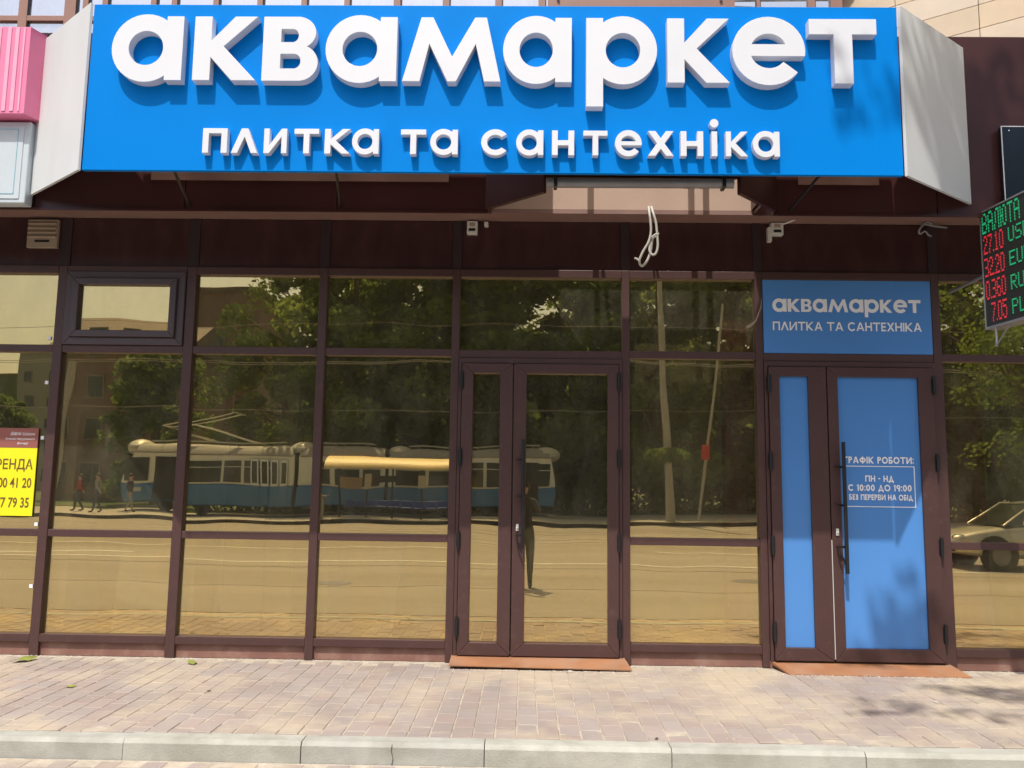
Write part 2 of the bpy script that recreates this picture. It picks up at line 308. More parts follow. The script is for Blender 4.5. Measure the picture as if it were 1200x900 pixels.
def outline_tris(ops):
    V = []; F = []
    for _, p in ops:
        n = len(V); V += [Vector(q) for q in p]; F.append(list(range(n, n + len(p))))
    vo, eo, fo, *_ = geometry.delaunay_2d_cdt(V, [], F, 0, 1e-5)
    keep = []
    for f in fo:
        for k in range(1, len(f) - 1):
            tri = (f[0], f[k], f[k + 1]); c = (sum(vo[i][0] for i in tri) / 3, sum(vo[i][1] for i in tri) / 3); on = False
            a, b2, c2 = (vo[i] for i in tri)
            if abs((b2 - a).cross(c2 - a)) < 1e-9: continue
            for op, p in ops:
                if inside(c, p): on = (op == '+')
            if on: keep.append(tri)
    return vo, keep
def words(parent, text, x0, x1, z0, h, s, yf, track, m, name='printed_word'):
    gs = [glyph(c, s) for c in text]; tot = sum(g[0] for g in gs) + track * (len(text) - 1); k = (x1 - x0) / tot; x = x0; b = MB()
    for c, g in zip(text + ' ', gs + [(0, [])]):
        if g[1]: letter_shape(b, g[1], x, z0, k, h, yf, 0)
        elif b.v: b.build(name, m, parent); b = MB()
        x += (g[0] + track) * k
def letters(mb, text, x0, x1, z0, h, s, yf, depth, track=.16, sx=None):
    """raised or flat letters in the XZ plane facing -Y; the word fills x0..x1"""
    gs = [glyph(c, s) for c in text]; tot = sum(g[0] for g in gs) + track * (len(text) - 1)
    k = (x1 - x0) / tot; x = x0
    for g in gs:
        if g[1]: letter_shape(mb, g[1], x, z0, k, h, yf, depth)
        x += (g[0] + track) * k
def letter_shape(mb, ops, x, z0, kx, h, yf, depth):
    vo, tris = outline_tris(ops); n = len(vo); tris2 = []
    for t in tris:
        a, b, c = (vo[i] for i in t); tris2.append(t if (b - a).cross(c - a) > 0 else (t[0], t[2], t[1]))
    V = [(x + p[0] * kx, yf, z0 + p[1] * h) for p in vo]; F = [t for t in tris2]
    if depth:
        V += [(x + p[0] * kx, yf + depth, z0 + p[1] * h) for p in vo]; F += [tuple(i + n for i in t[::-1]) for t in tris2]
        ed = {}
        for t in tris2:
            for i in range(3):
                e = (t[i], t[(i + 1) % 3]); ed[e] = 1
        F += [(e[1], e[0], e[0] + n, e[1] + n) for e in ed if (e[1], e[0]) not in ed]
    mb.add(V, F)

# ================================================================== SETTING: ground, pavement, kerb, road
KY = -1.96
tag(MB().box(-400, 400, -700, 300, -1.2, -.33).build('ground', M['ground']), kind='structure')
road = tag(MB().box(-160, 160, -28.5, -4.62, -.6, -.262).build('road', M['asphalt']), kind='structure')
for (y, x0, x1) in ((-11.2, -60, 60), (-14.9, -60, -1.9), (-14.9, 3.4, 9), (-14.9, 12, 60)):
    MB().box(x0, x1, y - .07, y + .07, -.262, -.258).build('lane_line', M['line'], road)
for y in (-18.2, -19.7, -22.8, -24.3): MB().box(-160, 160, y - .03, y + .03, -.262, -.257).build('tram_rail', M['steel'], road)
MB().quad((-30, -8.4, -.258), (-30, -8.6, -.258), (-9, -12.6, -.258), (-9, -12.4, -.258)).build('lane_line', M['line'], road)
for y, r_ in ((-4.66, .02), (-10.15, .02), (-6.9, .008)): MB().box(-60, 60, y - r_, y + r_, -.262, -.2595).build('road_seam', M['rubber'], road)
for x, y, rx, ry in ((-3.2, -7.4, .3, .3), (4.1, -8.6, .32, .32)): MB().cyl((x, y, -.259), 2, rx, .004, 24).build('manhole_cover', M['steel'], road)
strip = tag(MB().box(-40, 40, -4.62, -2.11, -.5, -.107).build('parking_strip', M['sand']), kind='structure')
pave = tag(MB().box(-40, 40, KY + .014, 1.2, -.5, -.0045).build('pavement', M['sand']), kind='structure')
# individual pavers: 0.123 m columns of 0.19 m stones in running bond
def paver_mesh(k, wx=.1165, wy=.182, hz=.05):
    b = MB(); c = .004; x, y = wx / 2, wy / 2; r = random.Random(k)
    j = lambda a: a + r.uniform(-.0012, .0012)
    V = [(-x, -y, -hz), (x, -y, -hz), (x, y, -hz), (-x, y, -hz)]
    V += [(j(-x), j(-y), -c), (j(x), j(-y), -c), (j(x), j(y), -c), (j(-x), j(y), -c)]
    V += [(j(-x + c), j(-y + c), 0), (j(x - c), j(-y + c), 0), (j(x - c), j(y - c), 0), (j(-x + c), j(y - c), 0)]
    F = [(0, 1, 5, 4), (1, 2, 6, 5), (2, 3, 7, 6), (3, 0, 4, 7), (4, 5, 9, 8), (5, 6, 10, 9), (6, 7, 11, 10), (7, 4, 8, 11), (8, 9, 10, 11)]
    return b.add(V, F)
PM = [paver_mesh(k).mesh('paving_stone', M['paver']) for k in range(5)]
PV = [paver_mesh(k) for k in range(5)]
rest = MB(); cand = []
for i in range(-50, 51):
    cx = i * .1222 + .03; off = 0 if i % 2 else .095
    for j in range(0, 11):
        cy = KY + .098 + j * .19 - off
        if cy - .09 < KY: continue
        if cy + .092 > .02: continue
        cand.append((cx, cy))
cand.sort(key=lambda p: (p[1] + (0 if abs(p[0]) < 3.4 else 5)))
rng = random.Random(3)
half = paver_mesh(9, .1165, .0885)
for n, (cx, cy) in enumerate(cand):
    near = cy < KY + .35; dz = rng.uniform(-.004, .003) if near else rng.uniform(-.0016, .0016)
    tx, ty = (rng.gauss(0, .010), rng.gauss(0, .006)) if near else (rng.gauss(0, .003), rng.gauss(0, .003)); rz = rng.gauss(0, .006)
    mt = Matrix.Translation((cx + rng.gauss(0, .0009), cy + rng.gauss(0, .0012), dz)) @ Matrix.Rotation(tx, 4, 'X') @ Matrix.Rotation(ty, 4, 'Y') @ Matrix.Rotation(rz, 4, 'Z')
    if n < 296:
        o = bpy.data.objects.new('paving_stone', PM[rng.randrange(5)]); COL.objects.link(o); o.parent = pave; o.matrix_local = mt
    else:
        p = PV[rng.randrange(5)]; rest.add([mt @ Vector(v) for v in p.v], p.f, rng.uniform(.05, .95))
for i in range(-50, 51):                      # half stones that close every second column at the kerb
    if i % 2 == 0:
        mt = Matrix.Translation((i * .1222 + .03, KY + .0475, rng.uniform(-.006, .002))) @ Matrix.Rotation(rng.gauss(0, .014), 4, 'X') @ Matrix.Rotation(rng.gauss(0, .01), 4, 'Y')
        rest.add([mt @ Vector(v) for v in half.v], half.f, rng.uniform(.05, .95))
rest.build('paving_stones', M['paver'], pave)['kind'] = 'stuff'
low = MB()
for i in range(-62, 63):
    for j in range(0, 4):
        p = PV[rng.randrange(5)]; mt = Matrix.Translation((i * .1222, -2.225 - j * .19 - (.095 if i % 2 else 0), -.104 + rng.uniform(-.002, .002)))
        low.add([mt @ Vector(v) for v in p.v], p.f, rng.uniform(.05, .95))
MB().box(-40, 40, -4.61, -2.95, -.106, -.101).build('strip_surface', M['asphalt'], strip)
low.build('paving_stones', M['paver'], strip)['kind'] = 'stuff'
kerb = thing('kerb', (0, KY, -.15), 'pale concrete kerb of metre long stones along the pavement edge', 'kerb'); kerb['kind'] = 'structure'; del kerb['category']
kj = [-5.25, -4.20, -3.18, -2.165, -1.195, -.202, .806, 1.842, 2.86, 3.88, 4.9]
for a, b in zip(kj[:-1], kj[1:]):
    y0 = -2.105; dz = rng.uniform(-.003, .003); dy = rng.uniform(-.004, .004)
    pr = [(y0 + dy, -.16), (KY - .004, -.16), (KY - .004, -.012), (KY - .02, .002 + dz), (y0 + .022 + dy, .002 + dz), (y0 + .004 + dy, -.02 + dz)]
    MB().prism(pr, 0, a + .0022, b - .0022).build('kerbstone', M['kerb'], kerb, bevel=.0018)
MB().tube([(-.70, -2.104, .0), (-.705, -2.108, -.03), (-.693, -2.108, -.07), (-.70, -2.108, -.11), (-.68, -2.108, -.15)], .0016, 5).build('crack', M['black'], kerb)
MB().box(-40, -5.26, -2.105, KY, -.16, .0).box(4.91, 40, -2.105, KY, -.16, .0).build('kerb_run', M['kerb'], kerb)
# far side of the street (seen in the mirror glass)
tag(MB().box(-160, 160, -37.2, -28.62, -.6, -.12).build('far_pavement', M['platform']), kind='structure')
tag(MB().box(-160, 160, -28.62, -28.45, -.6, -.115).build('far_kerb', M['rubber']), kind='structure')  # near black colour stands in for shade on the kerb face
tag(MB().box(-160, 160, -90, -37.2, -.6, -.09).build('lawn', M['grass']), kind='structure')

# litter on the pavement
def leaf_litter(x, y, s, rz, label, m):
    o = MB().add([(-.05, 0, 0), (-.01, .025, .006), (.05, .012, .014), (.06, -.01, .008), (.01, -.03, .003), (-.03, -.02, .012), (.0, .0, .02)], [(0, 1, 6), (1, 2, 6), (2, 3, 6), (3, 4, 6), (4, 5, 6), (5, 0, 6)]).build('fallen_leaf', m)
    o.location = (x, y, .004); o.scale = (s, s, s); o.rotation_euler[2] = rz; tag(o, label, 'leaf', 'leaves and twigs fallen on the pavement')
leaf_litter(-3.06, -1.0, .7, .4, 'crumpled green leaf lying on the pavers at the left', M['debris'])
leaf_litter(-3.85, -.22, 1.7, 1.0, 'pale withered leaf clump against the plinth at the far left', M['debris'])
leaf_litter(-2.55, -.2, 1.3, 2.2, 'flat green leaf by the plinth right of the leftmost mullion', M['debris'])
leaf_litter(2.75, -1.0, .35, 2., 'small pale scrap on the shaded pavers before the blue doors', M['stone'])
leaf_litter(-2.1, -1.05, .33, .2, 'small dark twig on the pavers right of the green leaf', M['black'])
leaf_litter(.75, -1.93, .35, 1.2, 'tiny brown lump at the kerb edge', M['bark'])
leaf_litter(.35, -.27, .5, .1, 'broken white chip at the brown door plate', M['stone'])

gr = MB(); rg = random.Random(21)
for k in range(1500):
    x = rg.uniform(-4.6, 4.2); y = -.005 - abs(rg.gauss(0, .035)) if k < 1000 else rg.uniform(-1.9, 0); sz = rg.uniform(.002, .0075) if k < 1000 else rg.uniform(.0015, .005)
    if k < 1000 and (-.6 < x < .85 or 1.9 < x < 3.4): y -= .235
    V = [(x + sz * a * rg.uniform(.6, 1.3), y + sz * b * rg.uniform(.6, 1.3), .001 + sz * c) for a, b, c in ((1, 0, .2), (-.6, .8, .2), (-.6, -.8, .2), (0, 0, 1))]
    gr.add(V, [(0, 1, 3), (1, 2, 3), (2, 0, 3)])
tag(gr.build('grit', M['stone']), 'pale grit and crumbs scattered along the foot of the shop front', 'grit', kind='stuff')

# ================================================================== SHOP BUILDING
bld = thing('shop_building', (0, 0, 0), 'brown framed shop front with gold mirror glass under a blue sign', 'shop building')
MX = [(-5.05, -4.975), (-3.945, -3.868), (-2.853, -2.774), (-1.736, -1.668), (-.619, -.556), (.788, .850), (1.886, 1.945), (3.335, 3.402), (4.55, 4.62)]
for a, b in MX:
    MB().box(a, b, 0, .11, .0, 3.185).build('mullion', M['frame'], bld, bevel=.004)
    MB().box(a - .006, b + .004, .012, .05, 3.187, 3.604).build('panel_joint', M['frame_dark'], bld)
def rail(a, b, z0, z1, y=.004, nm='transom', m='frame'): return MB().box(a + .001, b - .001, y, .105, z0, z1).build(nm, M[m], bld, bevel=.004)
PLANE_Y = .045; prg = random.Random(5)
def pane(parent, x0, x1, z0, z1, m='gold', y=PLANE_Y, nm='glass_pane', tilt=.0015):
    cx, cz = (x0 + x1) / 2, (z0 + z1) / 2
    o = MB().box(x0, x1, y, y + .006, z0, z1).build(nm, M[m], parent, loc=(cx, y, cz))
    o.rotation_euler = (prg.gauss(0, tilt * .6), 0, prg.gauss(0, tilt)); return o
for i in range(len(MX) - 1):
    a, b = MX[i][1], MX[i + 1][0]
    MB().box(a + .004, b - .006, .022, .05, 3.19, 3.602).build('spandrel_panel', M['panel'], bld)
    rail(a, b, 3.119, 3.185, -.002)
    if i == 4 or i == 6:                       # door bays
        rail(a, b, 2.437, 2.503)
        if i == 4: pane(bld, a - .01, b + .01, 2.495, 3.13)
        continue
    rail(a, b, 2.448, 2.510); rail(a, b, .935, .994); rail(a, b, .105, .168, .0, 'bottom_rail')
    MB().box(a, b, .03, .1, 0.0, .104).build('plinth', M['plinth'], bld)
    if i != 1: pane(bld, a - .01, b + .01, 2.50, 3.13)
    pane(bld, a - .01, b + .01, .985, 2.455); pane(bld, a - .01, b + .01, .16, .94)
# casement window
cs = MB()
def frame_ring(x0, x1, z0, z1, wd, y0, y1, m, parent, nm, bv=.006):
    o = MB()
    for P in ([(x0, z0), (x1, z0), (x1 - wd, z0 + wd), (x0 + wd, z0 + wd)], [(x0, z1), (x0 + wd, z1 - wd), (x1 - wd, z1 - wd), (x1, z1)],
              [(x0, z0), (x0 + wd, z0 + wd), (x0 + wd, z1 - wd), (x0, z1)], [(x1, z0), (x1, z1), (x1 - wd, z1 - wd), (x1 - wd, z0 + wd)]):
        o.prism(P, 1, y0, y1)
    return o.build(nm, m, parent, bevel=bv)
cw = frame_ring(-3.862, -2.858, 2.512, 3.135, .062, -.018, .09, M['casement'], bld, 'casement_window')
sash = frame_ring(-3.795, -2.92, 2.576, 3.072, .055, -.045, .05, M['casement'], cw, 'sash')
gl = pane(cw, -3.745, -2.97, 2.62, 3.03, y=.0, nm='pane', tilt=.0)
gl.rotation_euler = (.002, 0, .001)
# doors
def door(x0, x1, nm, film, split, glasses, label):
    """frame pieces and two leaves between x0 and x1"""
    f = MB().box(x0 + .002, x0 + .028, -.012, .09, .055, 2.435).box(x1 - .028, x1 - .002, -.012, .09, .055, 2.435).box(x0 + .028, x1 - .028, -.012, .09, 2.392, 2.435)
    fr = f.build('door_frame', M['frame'], bld, bevel=.003)
    for k, (a, b) in enumerate(((x0 + .032, split - .004), (split + .004, x1 - .032))):
        g0, g1 = glasses[k]; L = MB(); z0, z1, y0, y1 = .062, 2.388, -.032, .04; gz0, gz1 = .163, 2.308
        for P in ([(a, z0), (b, z0), (g1, gz0), (g0, gz0)], [(a, z1), (g0, gz1), (g1, gz1), (b, z1)], [(a, z0), (g0, gz0), (g0, gz1), (a, z1)], [(b, z0), (b, z1), (g1, gz1), (g1, gz0)]): L.prism(P, 1, y0, y1)
        leaf = L.build('door_leaf', M['frame'], bld, bevel=.005)
        if label: leaf['label'] = label[k]
        yg = -.004 if film else .012
        if film: MB().box(g0 - .01, g1 + .01, yg, yg + .012, gz0 - .01, gz1 + .01).build('film_panel', M['film'], leaf)
        else: pane(leaf, g0 - .01, g1 + .01, gz0 - .01, gz1 + .01, y=yg, nm='pane', tilt=.0007)
        hx = x0 + .03 if k == 0 else x1 - .03
        for hz in (2.245, 1.62, .955, .285):
            MB().cyl((hx, -.045, hz), 2, .013, .15, 12).box(hx - .018, hx + .018, -.04, -.028, hz - .055, hz + .055).build('hinge', M['black'], leaf, smooth=True)
        if k == 1:
            MB().box(a + .030, a + .052, -.042, -.03, 1.035, 1.09).cyl((a + .041, -.045, 1.06), 1, .007, .012, 10).build('lock', M['plastic'], leaf, bevel=.003)
            x = a + .085; za, zb = (.947, 1.763) if not film else (.745, 1.775)
            H = MB().cyl((x, -.105, (za + zb) / 2), 2, .0145, zb - za, 16)
            for hz in ((1.60, 1.31) if not film else (1.577, 1.275)): H.cyl((x - .012, -.07, hz), 1, .008, .075, 10); H.box(x - .055, x + .012, -.076, -.064, hz - .009, hz + .009)
            zl = .985 if not film else .93
            H.tube([(x - .05, -.035, zl + .02), (x - .052, -.075, zl + .02), (x - .045, -.085, zl - .02), (x - .02, -.09, zl - .08), (x - .004, -.09, zl - .12)], .007, 8); H.box(x - .055, x + .01, -.085, -.07, zl + .01, zl + .028)
            H.build('pull_handle', M['black'], leaf, smooth=True)
    return fr
door(-.556, .788, 'mirror', False, -.102, ((-.432, -.210), (.006, .670)), ('narrow brown door leaf with gold mirror glass', 'wide brown door leaf with gold mirror glass and black pull handle'))
door(1.945, 3.335, 'blue', True, 2.444, ((2.062, 2.294), (2.532, 3.182)), ('narrow brown door leaf filled with blue film', 'wide brown door leaf with blue film, opening hours and long black handle'))
MB().box(2.4415, 2.4465, -.033, -.02, .08, 1.0).build('door_gap', M['plastic'], bld)
leaf2 = [o for o in bld.children if o.name.startswith('door_leaf')][-1]
t = MB()
Y3 = -.0085
for tx_, x0, x1, z0, h_ in (('ГРАФІК РОБОТИ:', 2.572, 3.128, 1.610, .054), ('ПН - НД', 2.735, 2.963, 1.464, .050), ('С 10:00 ДО 19:00', 2.596, 3.102, 1.390, .051), ('БЕЗ ПЕРЕРВИ НА ОБІД', 2.602, 3.108, 1.318, .045)): words(leaf2, tx_, x0, x1, z0, h_, .225, Y3, .13, M['inkw'])
for x0, x1, z0, z1 in ((2.578, 3.132, 1.584, 1.590), (2.578, 3.132, 1.262, 1.268), (2.578, 2.584, 1.268, 1.584), (3.126, 3.132, 1.268, 1.584)): t.box(x0, x1, Y3, Y3 + .004, z0, z1)
t.build('text_border', M['inkw'], leaf2)
# film sign over the blue doors
fs = thing('door_sign', (2.64, .02, 2.50), 'matt blue panel with white shop name above the blue doors', 'sign')
MB().box(1.952, 3.330, .004, .03, 2.505, 3.117).build('panel', M['film'], fs)
words(fs, 'аквамаркет', 2.028, 3.245, 2.850, .109, .27, .0, .08, M['inkw'])
words(fs, 'ПЛИТКА ТА САНТЕХНІКА', 2.028, 3.245, 2.694, .073, .19, .0, .11, M['inkw'])
# threshold plates
tp = MB().add([(-.565, .0, .058), (.80, .0, .058), (.83, -.235, .018), (-.565, -.235, .03), (-.565, .0, .05), (.80, .0, .05), (.83, -.235, .010), (-.565, -.235, .022)], [(0, 1, 2, 3), (4, 7, 6, 5), (0, 3, 7, 4), (1, 5, 6, 2), (3, 2, 6, 7), (0, 4, 5, 1)]).build('threshold_plate', M['plate'])
tag(tp, 'rusty orange threshold plate under the mirror glass doors', 'threshold', 'threshold plates at the doors')
tp = MB().add([(1.955, .0, .05), (3.345, .0, .05), (3.39, -.24, .006), (2.02, -.24, .006), (1.955, .0, .03), (3.345, .0, .03), (3.39, -.24, -.004), (2.02, -.24, -.004)], [(0, 1, 2, 3), (4, 7, 6, 5), (0, 3, 7, 4), (1, 5, 6, 2), (3, 2, 6, 7), (0, 4, 5, 1)]).build('threshold_plate', M['plate'])
tag(tp, 'brown threshold plate lying flat under the blue doors', 'threshold', 'threshold plates at the doors')
for a, b in ((-.556, .788), (1.945, 3.335)): MB().box(a, b, .002, .1, 0, .054).build('door_sill', M['plinth'], bld)

# soffit, back wall above the glazing, fascia, bay frame
XB0, XB1 = -.30, 1.83                         # open bay in the fascia
tg = MB()
MB().box(-12, 12, -.2, .02, 3.606, 3.640).build('soffit', M['soffit'], bld)
MB().box(-12, 12, -.2, .02, 3.641, 4.98).build('upper_band', M['tan'], bld)
FT = 4.845
def fpanel(x0, x1): MB().box(x0 + .003, x1 - .003, -.74, -.70, 3.432, FT).build('fascia_panel', M['fascia'], bld, bevel=.002)
xs = [-6.06, -4.9, -3.745, -2.596, -1.442, XB0]
for a, b in zip(xs[:-1], xs[1:]): fpanel(a, b)
for a, b in ((XB1, 3.05), (3.05, 4.25), (4.25, 5.4)): fpanel(a, b)
for a, b in ((-6.06, XB0), (XB1, 5.4)):
    MB().box(a, b, -.755, -.742, 3.418, 3.436).build('fascia_trim', M['fascia'], bld)
    MB().box(a, b, -.70, -.201, FT - .03, FT - .002).build('fascia_cap', M['fascia'], bld)
    MB().box(a, b, -.699, -.201, 3.60, 3.63).build('fascia_soffit', M['fascia'], bld)
for x in (XB0, XB1): MB().box(x - .015, x + .015, -.699, -.201, 3.64, FT - .04).build('fascia_side', M['fascia'], bld)
for a, b in ((-2.86, -.60), (2.02, 2.62)): MB().box(a, b, -.752, -.742, 3.662, 4.45).build('lit_band_board', M['lit_band'], bld)  # added paler strips that stand in for the sunlit band below the sign
MB().box(XB0 + .017, .04, -.735, -.705, 3.82, 4.84).build('bay_shade_panel', M['fascia'], bld)  # unseen panel added to keep the sun off the tan wall's left part
# slanted cheeks of the projecting bay and its front frame
BY, BX0, BX1 = -1.12, .127, 1.469
def slant(x0, y0, x1, y1, z0, z1, nm, m, th=.03):
    d = Vector((x1 - x0, y1 - y0, 0)).normalized(); n = Vector((d.y, -d.x, 0)) * th
    return MB().add([(x0, y0, z0), (x1, y1, z0), (x1 + n.x, y1 + n.y, z0), (x0 + n.x, y0 + n.y, z0), (x0, y0, z1), (x1, y1, z1), (x1 + n.x, y1 + n.y, z1), (x0 + n.x, y0 + n.y, z1)],
                    [(0, 3, 2, 1), (4, 5, 6, 7), (0, 1, 5, 4), (1, 2, 6, 5), (2, 3, 7, 6), (3, 0, 4, 7)]).build(nm, m, bld)
slant(XB0 - .0, -.745, BX0, BY, 3.445, 4.80, 'bay_cheek', M['fascia'])
slant(BX1, BY, XB1 + .0, -.745, 3.445, 4.80, 'bay_cheek', M['fascia'])
MB().box(BX0, BX1, BY - .005, BY + .02, 3.56, 4.80).build('bay_front', M['fascia'], bld)
MB().box(BX0, BX1, BY - .03, BY + .03, 4.815, 4.915).build('bay_top_rail', M['upframe'], bld)
for x in (.20, 1.37): MB().ball((x, BY - .04, 4.885), .012, 8).build('screw_cap', M['white'], bld)
MB().tube([(.127, -1.17, 3.50), (1.43, -1.17, 3.505)], .033, 16).build('shutter_tube', M['steel'], bld, smooth=True)
for x in (.19, 1.36): MB().box(x - .012, x + .012, -1.205, -1.12, 3.468, 3.55).build('tube_bracket', M['black'], bld)
for x in (.42, 1.24, 1.36):
    MB().box(x - .02, x + .02, -.52, -.48, 3.72, 4.83).build('bay_post', M['fascia'], bld)
# upper storey: windows and oblique tiled wall
up_f = -.12
MB().box(-12, 2.62, .2, .3, 4.98, 9.5).build('upper_wall', M['tan'], bld)
us = [(-6.1, .07), (-5.3, .07), (-4.85, .05), (-4.37, .078), (-3.962, .10), (-3.83, .05), (-3.66, .05), (-3.24, .05), (-3.06, .05), (-2.70, .05), (-2.32, .05), (-1.94, .05), (-1.57, .05), (-1.14, .06), (-.72, .06), (-.27, .06), (.1, .06), (.6, .06), (1.15, .06), (1.66, .06), (1.94, .03), (2.39, .06), (2.6, .10)]
for x, wd in us:
    MB().box(x - wd / 2, x + wd / 2, up_f, up_f + .08, 4.985, 6.6).build('window_mullion', M['upframe'], bld, bevel=.004)
    MB().box(x + wd / 2 - .006, x + wd / 2 + .006, up_f + .01, up_f + .07, 5.0, 6.6).build('gasket', M['black'], bld)
for (a, _), (b, __) in zip(us[:-1], us[1:]):
    for z0, z1 in ((5.308, 5.358), (5.99, 6.04)): MB().box(a + .03, b - .03, up_f + .004, up_f + .075, z0, z1).build('window_rail', M['upframe'], bld, bevel=.004)
    MB().box(a + .02, b - .02, up_f + .03, up_f + .036, 4.98, 6.6).build('upper_pane', M['upglass'], bld)
MB().box(-12, 12, -.19, -.0, 4.985, 5.0).build('window_ledge', M['upframe'], bld)
for (a, b) in ((-3.05, -2.7), (-1.94, -1.57)): MB().box(a + .05, b - .05, up_f + .09, up_f + .1, 5.0, 6.6).build('curtain', M['vent'], bld)
MB().box(-12, 12, -.3, .3, 6.62, 9.5).build('upper_wall', M['tan'], bld)
ox, oy = 2.64, .35; dv = Vector((.82, -.574, 0)); nv = Vector((-.574, -.82, 0))
wv = MB(); 
P0 = Vector((ox, oy, 0)); P1 = P0 + dv * 6
back = [P0, P1, P1 - nv * .2, P0 - nv * .2]
wv.add([(p.x, p.y, z) for z in (4.5, 8) for p in back], [(0, 1, 2, 3), (4, 7, 6, 5), (0, 4, 5, 1), (1, 5, 6, 2), (2, 6, 7, 3), (3, 7, 4, 0)]).build('oblique_wall', M['joint'], bld)
TW, TH = .62, .205
tv = MB(); a = Vector((0, 0, 0)); n3 = nv * .012
q = [Vector((0, 0, 0)), dv * (TW - .006), dv * (TW - .006) + Vector((0, 0, TH - .006)), Vector((0, 0, TH - .006))]
tv.add(q + [v + n3 for v in q], [(0, 3, 2, 1), (4, 5, 6, 7), (0, 1, 5, 4), (1, 2, 6, 5), (2, 3, 7, 6), (3, 0, 4, 7)])
tm = tv.mesh('wall_tile', M['tile'])
for i in range(7):
    for j in range(9):
        o = bpy.data.objects.new('wall_tile', tm); COL.objects.link(o); o.parent = bld; o.location = P0 + dv * (i * TW + .0) + Vector((0, 0, 4.72 + j * TH)) + nv * .001
# interior
tag(MB().box(-12, 12, .12, 7, -.3, -.012).build('shop_floor', M['infloor']), kind='structure')
tag(MB().box(-12, 12, 2.9, 3.1, 0, 3.44).build('interior_wall', M['inwall']), kind='structure')
tag(MB().box(-12, 12, .12, 7, 3.45, 3.6).build('interior_ceiling', M['inwall']), kind='structure')
for x in (-8, 8): tag(MB().box(x - .1, x + .1, .3, 6.8, 0, 3.45).build('interior_wall', M['inwall']), kind='structure')
for x0, x1, y0, y1, m, nm, cat_, lb in ((1.66, 1.93, .16, .46, 'incol', 'column', 'column', 'orange brown column behind the pane left of the blue doors'), (3.42, 3.78, .16, .46, 'incol', 'column', 'column', 'orange brown column behind the pane right of the blue doors'),
        (-2.50, -2.17, .22, .55, 'vent', 'column', 'column', 'pale column behind the second pane from the left'), (-2.165, -1.95, .3, .36, 'inwall', 'plasterboard', 'board', 'narrow pale board beside the pale column'), (.90, 1.655, .26, .29, 'inwall', 'plasterboard', 'board', 'pale board standing left of the orange brown column'),
        (-3.86, -3.76, .15, .7, 'inwall', 'plasterboard', 'board', 'pale board edge behind the pane by the rental poster'), (-2.765, -2.70, .14, .6, 'inwall', 'plasterboard', 'board', 'pale board edge at the left of the second pane'), (-1.655, -1.60, .14, .6, 'inwall', 'plasterboard', 'board', 'pale board edge at the left of the shelter pane'), (3.80, 4.5, .5, .53, 'inwall', 'plasterboard', 'board', 'pale board right of the far orange brown column')):
    tag(MB().box(x0, x1, y0, y1, 0, 3.44).build(nm, M[m]), lb, cat_)
for x, a_ in ((-3.2, .25), (-1.35, -.2)):
    o = MB().box(-.25, .25, 0, .02, 0, .9).build('leaning_sheet', M['inwall']); o.location = (x, .35, -.01); o.rotation_euler = (-.28, 0, a_); tag(o, 'pale sheet leaning inside behind the ' + ('left' if x < -2 else 'third') + ' lower pane', 'sheet')
MB().box(1.94, 3.34, .1, .2, .0, 3.1).build('door_backing', M['frame_dark'], bld)
# shell of the building behind
MB().box(-12, 12, 7.01, 7.3, 0, 9.5).build('rear_wall', M['plaster'], bld)
MB().box(-12, 12, .31, 7.0, 3.62, 3.8).build('storey_slab', M['plaster'], bld)
MB().box(-12, 12, -.3, 7.3, 9.51, 9.7).build('roof', M['rooftile'], bld)
for x in (-12, 11.8): MB().box(x, x + .2, .31, 7.0, -.2, 9.5).build('side_wall', M['plaster'], bld)
for x0, x1 in ((-12, -5.05), (4.62, 12)): MB().box(x0, x1, .0, .1, 0, 3.6).build('side_front', M['panel'], bld)

# ================================================================== MAIN SIGN
SY = -1.30
sg = thing('shop_sign', (0, SY, 3.52), 'large bright blue shop sign with raised white letters and white slanted ends', 'sign')
MB().box(-3.088, 2.552, SY, SY + .03, 3.522, 4.742).build('face', M['blue'], sg, bevel=.003)
MB().box(-3.088, 2.552, SY + .031, SY + .05, 3.53, 4.60).build('back_plate', M['steel'], sg)
def cheek(xf, xb, s):
    y0, y1 = SY - .004, -.745; d = Vector((xb - xf, y1 - y0, 0)).normalized(); n = Vector((-d.y, d.x, 0)) * .02 * s
    pts = [Vector((xf, y0, 0)), Vector((xb, y1, 0)), Vector((xb, y1, 0)) + n, Vector((xf, y0, 0)) + n]
    return MB().add([(p.x, p.y, z) for z in (3.515, 4.745) for p in pts], [(0, 1, 2, 3), (4, 7, 6, 5), (0, 4, 5, 1), (1, 5, 6, 2), (2, 6, 7, 3), (3, 7, 4, 0)]).build('end_panel', M['cheek'], sg, bevel=.002)
cheek(-3.092, -3.78, 1); cheek(2.556, 3.28, -1)
for x in (-2.5, -1.36, 2.0): MB().tube([(x + .02, SY + .06, 3.56), (x - .05, -.75, 3.46)], .011, 6).build('strut', M['black'], sg)
for x in (-2.2, -.9, .4, 1.7): MB().box(x - .015, x + .015, SY + .06, -.75, 4.62, 4.65).build('strut', M['black'], sg)
LX = (('а', -2.902, -2.407), ('к', -2.330, -1.890), ('в', -1.848, -1.463), ('а', -1.412, -.918), ('м', -.877, -.199), ('а', -.184, .288), ('р', .388, .874), ('к', .944, 1.370), ('е', 1.388, 1.886), ('т', 1.915, 2.376))
for c, a, b in LX:
    w_, ops = glyph(c, .262); mb = MB(); letter_shape(mb, ops, a, 4.142, (b - a) / w_, .468, SY - .074, .072)
    o = mb.build('letter', M['white'], sg, loc=((a + b) / 2, SY - .04, 4.14), bevel=.0025)
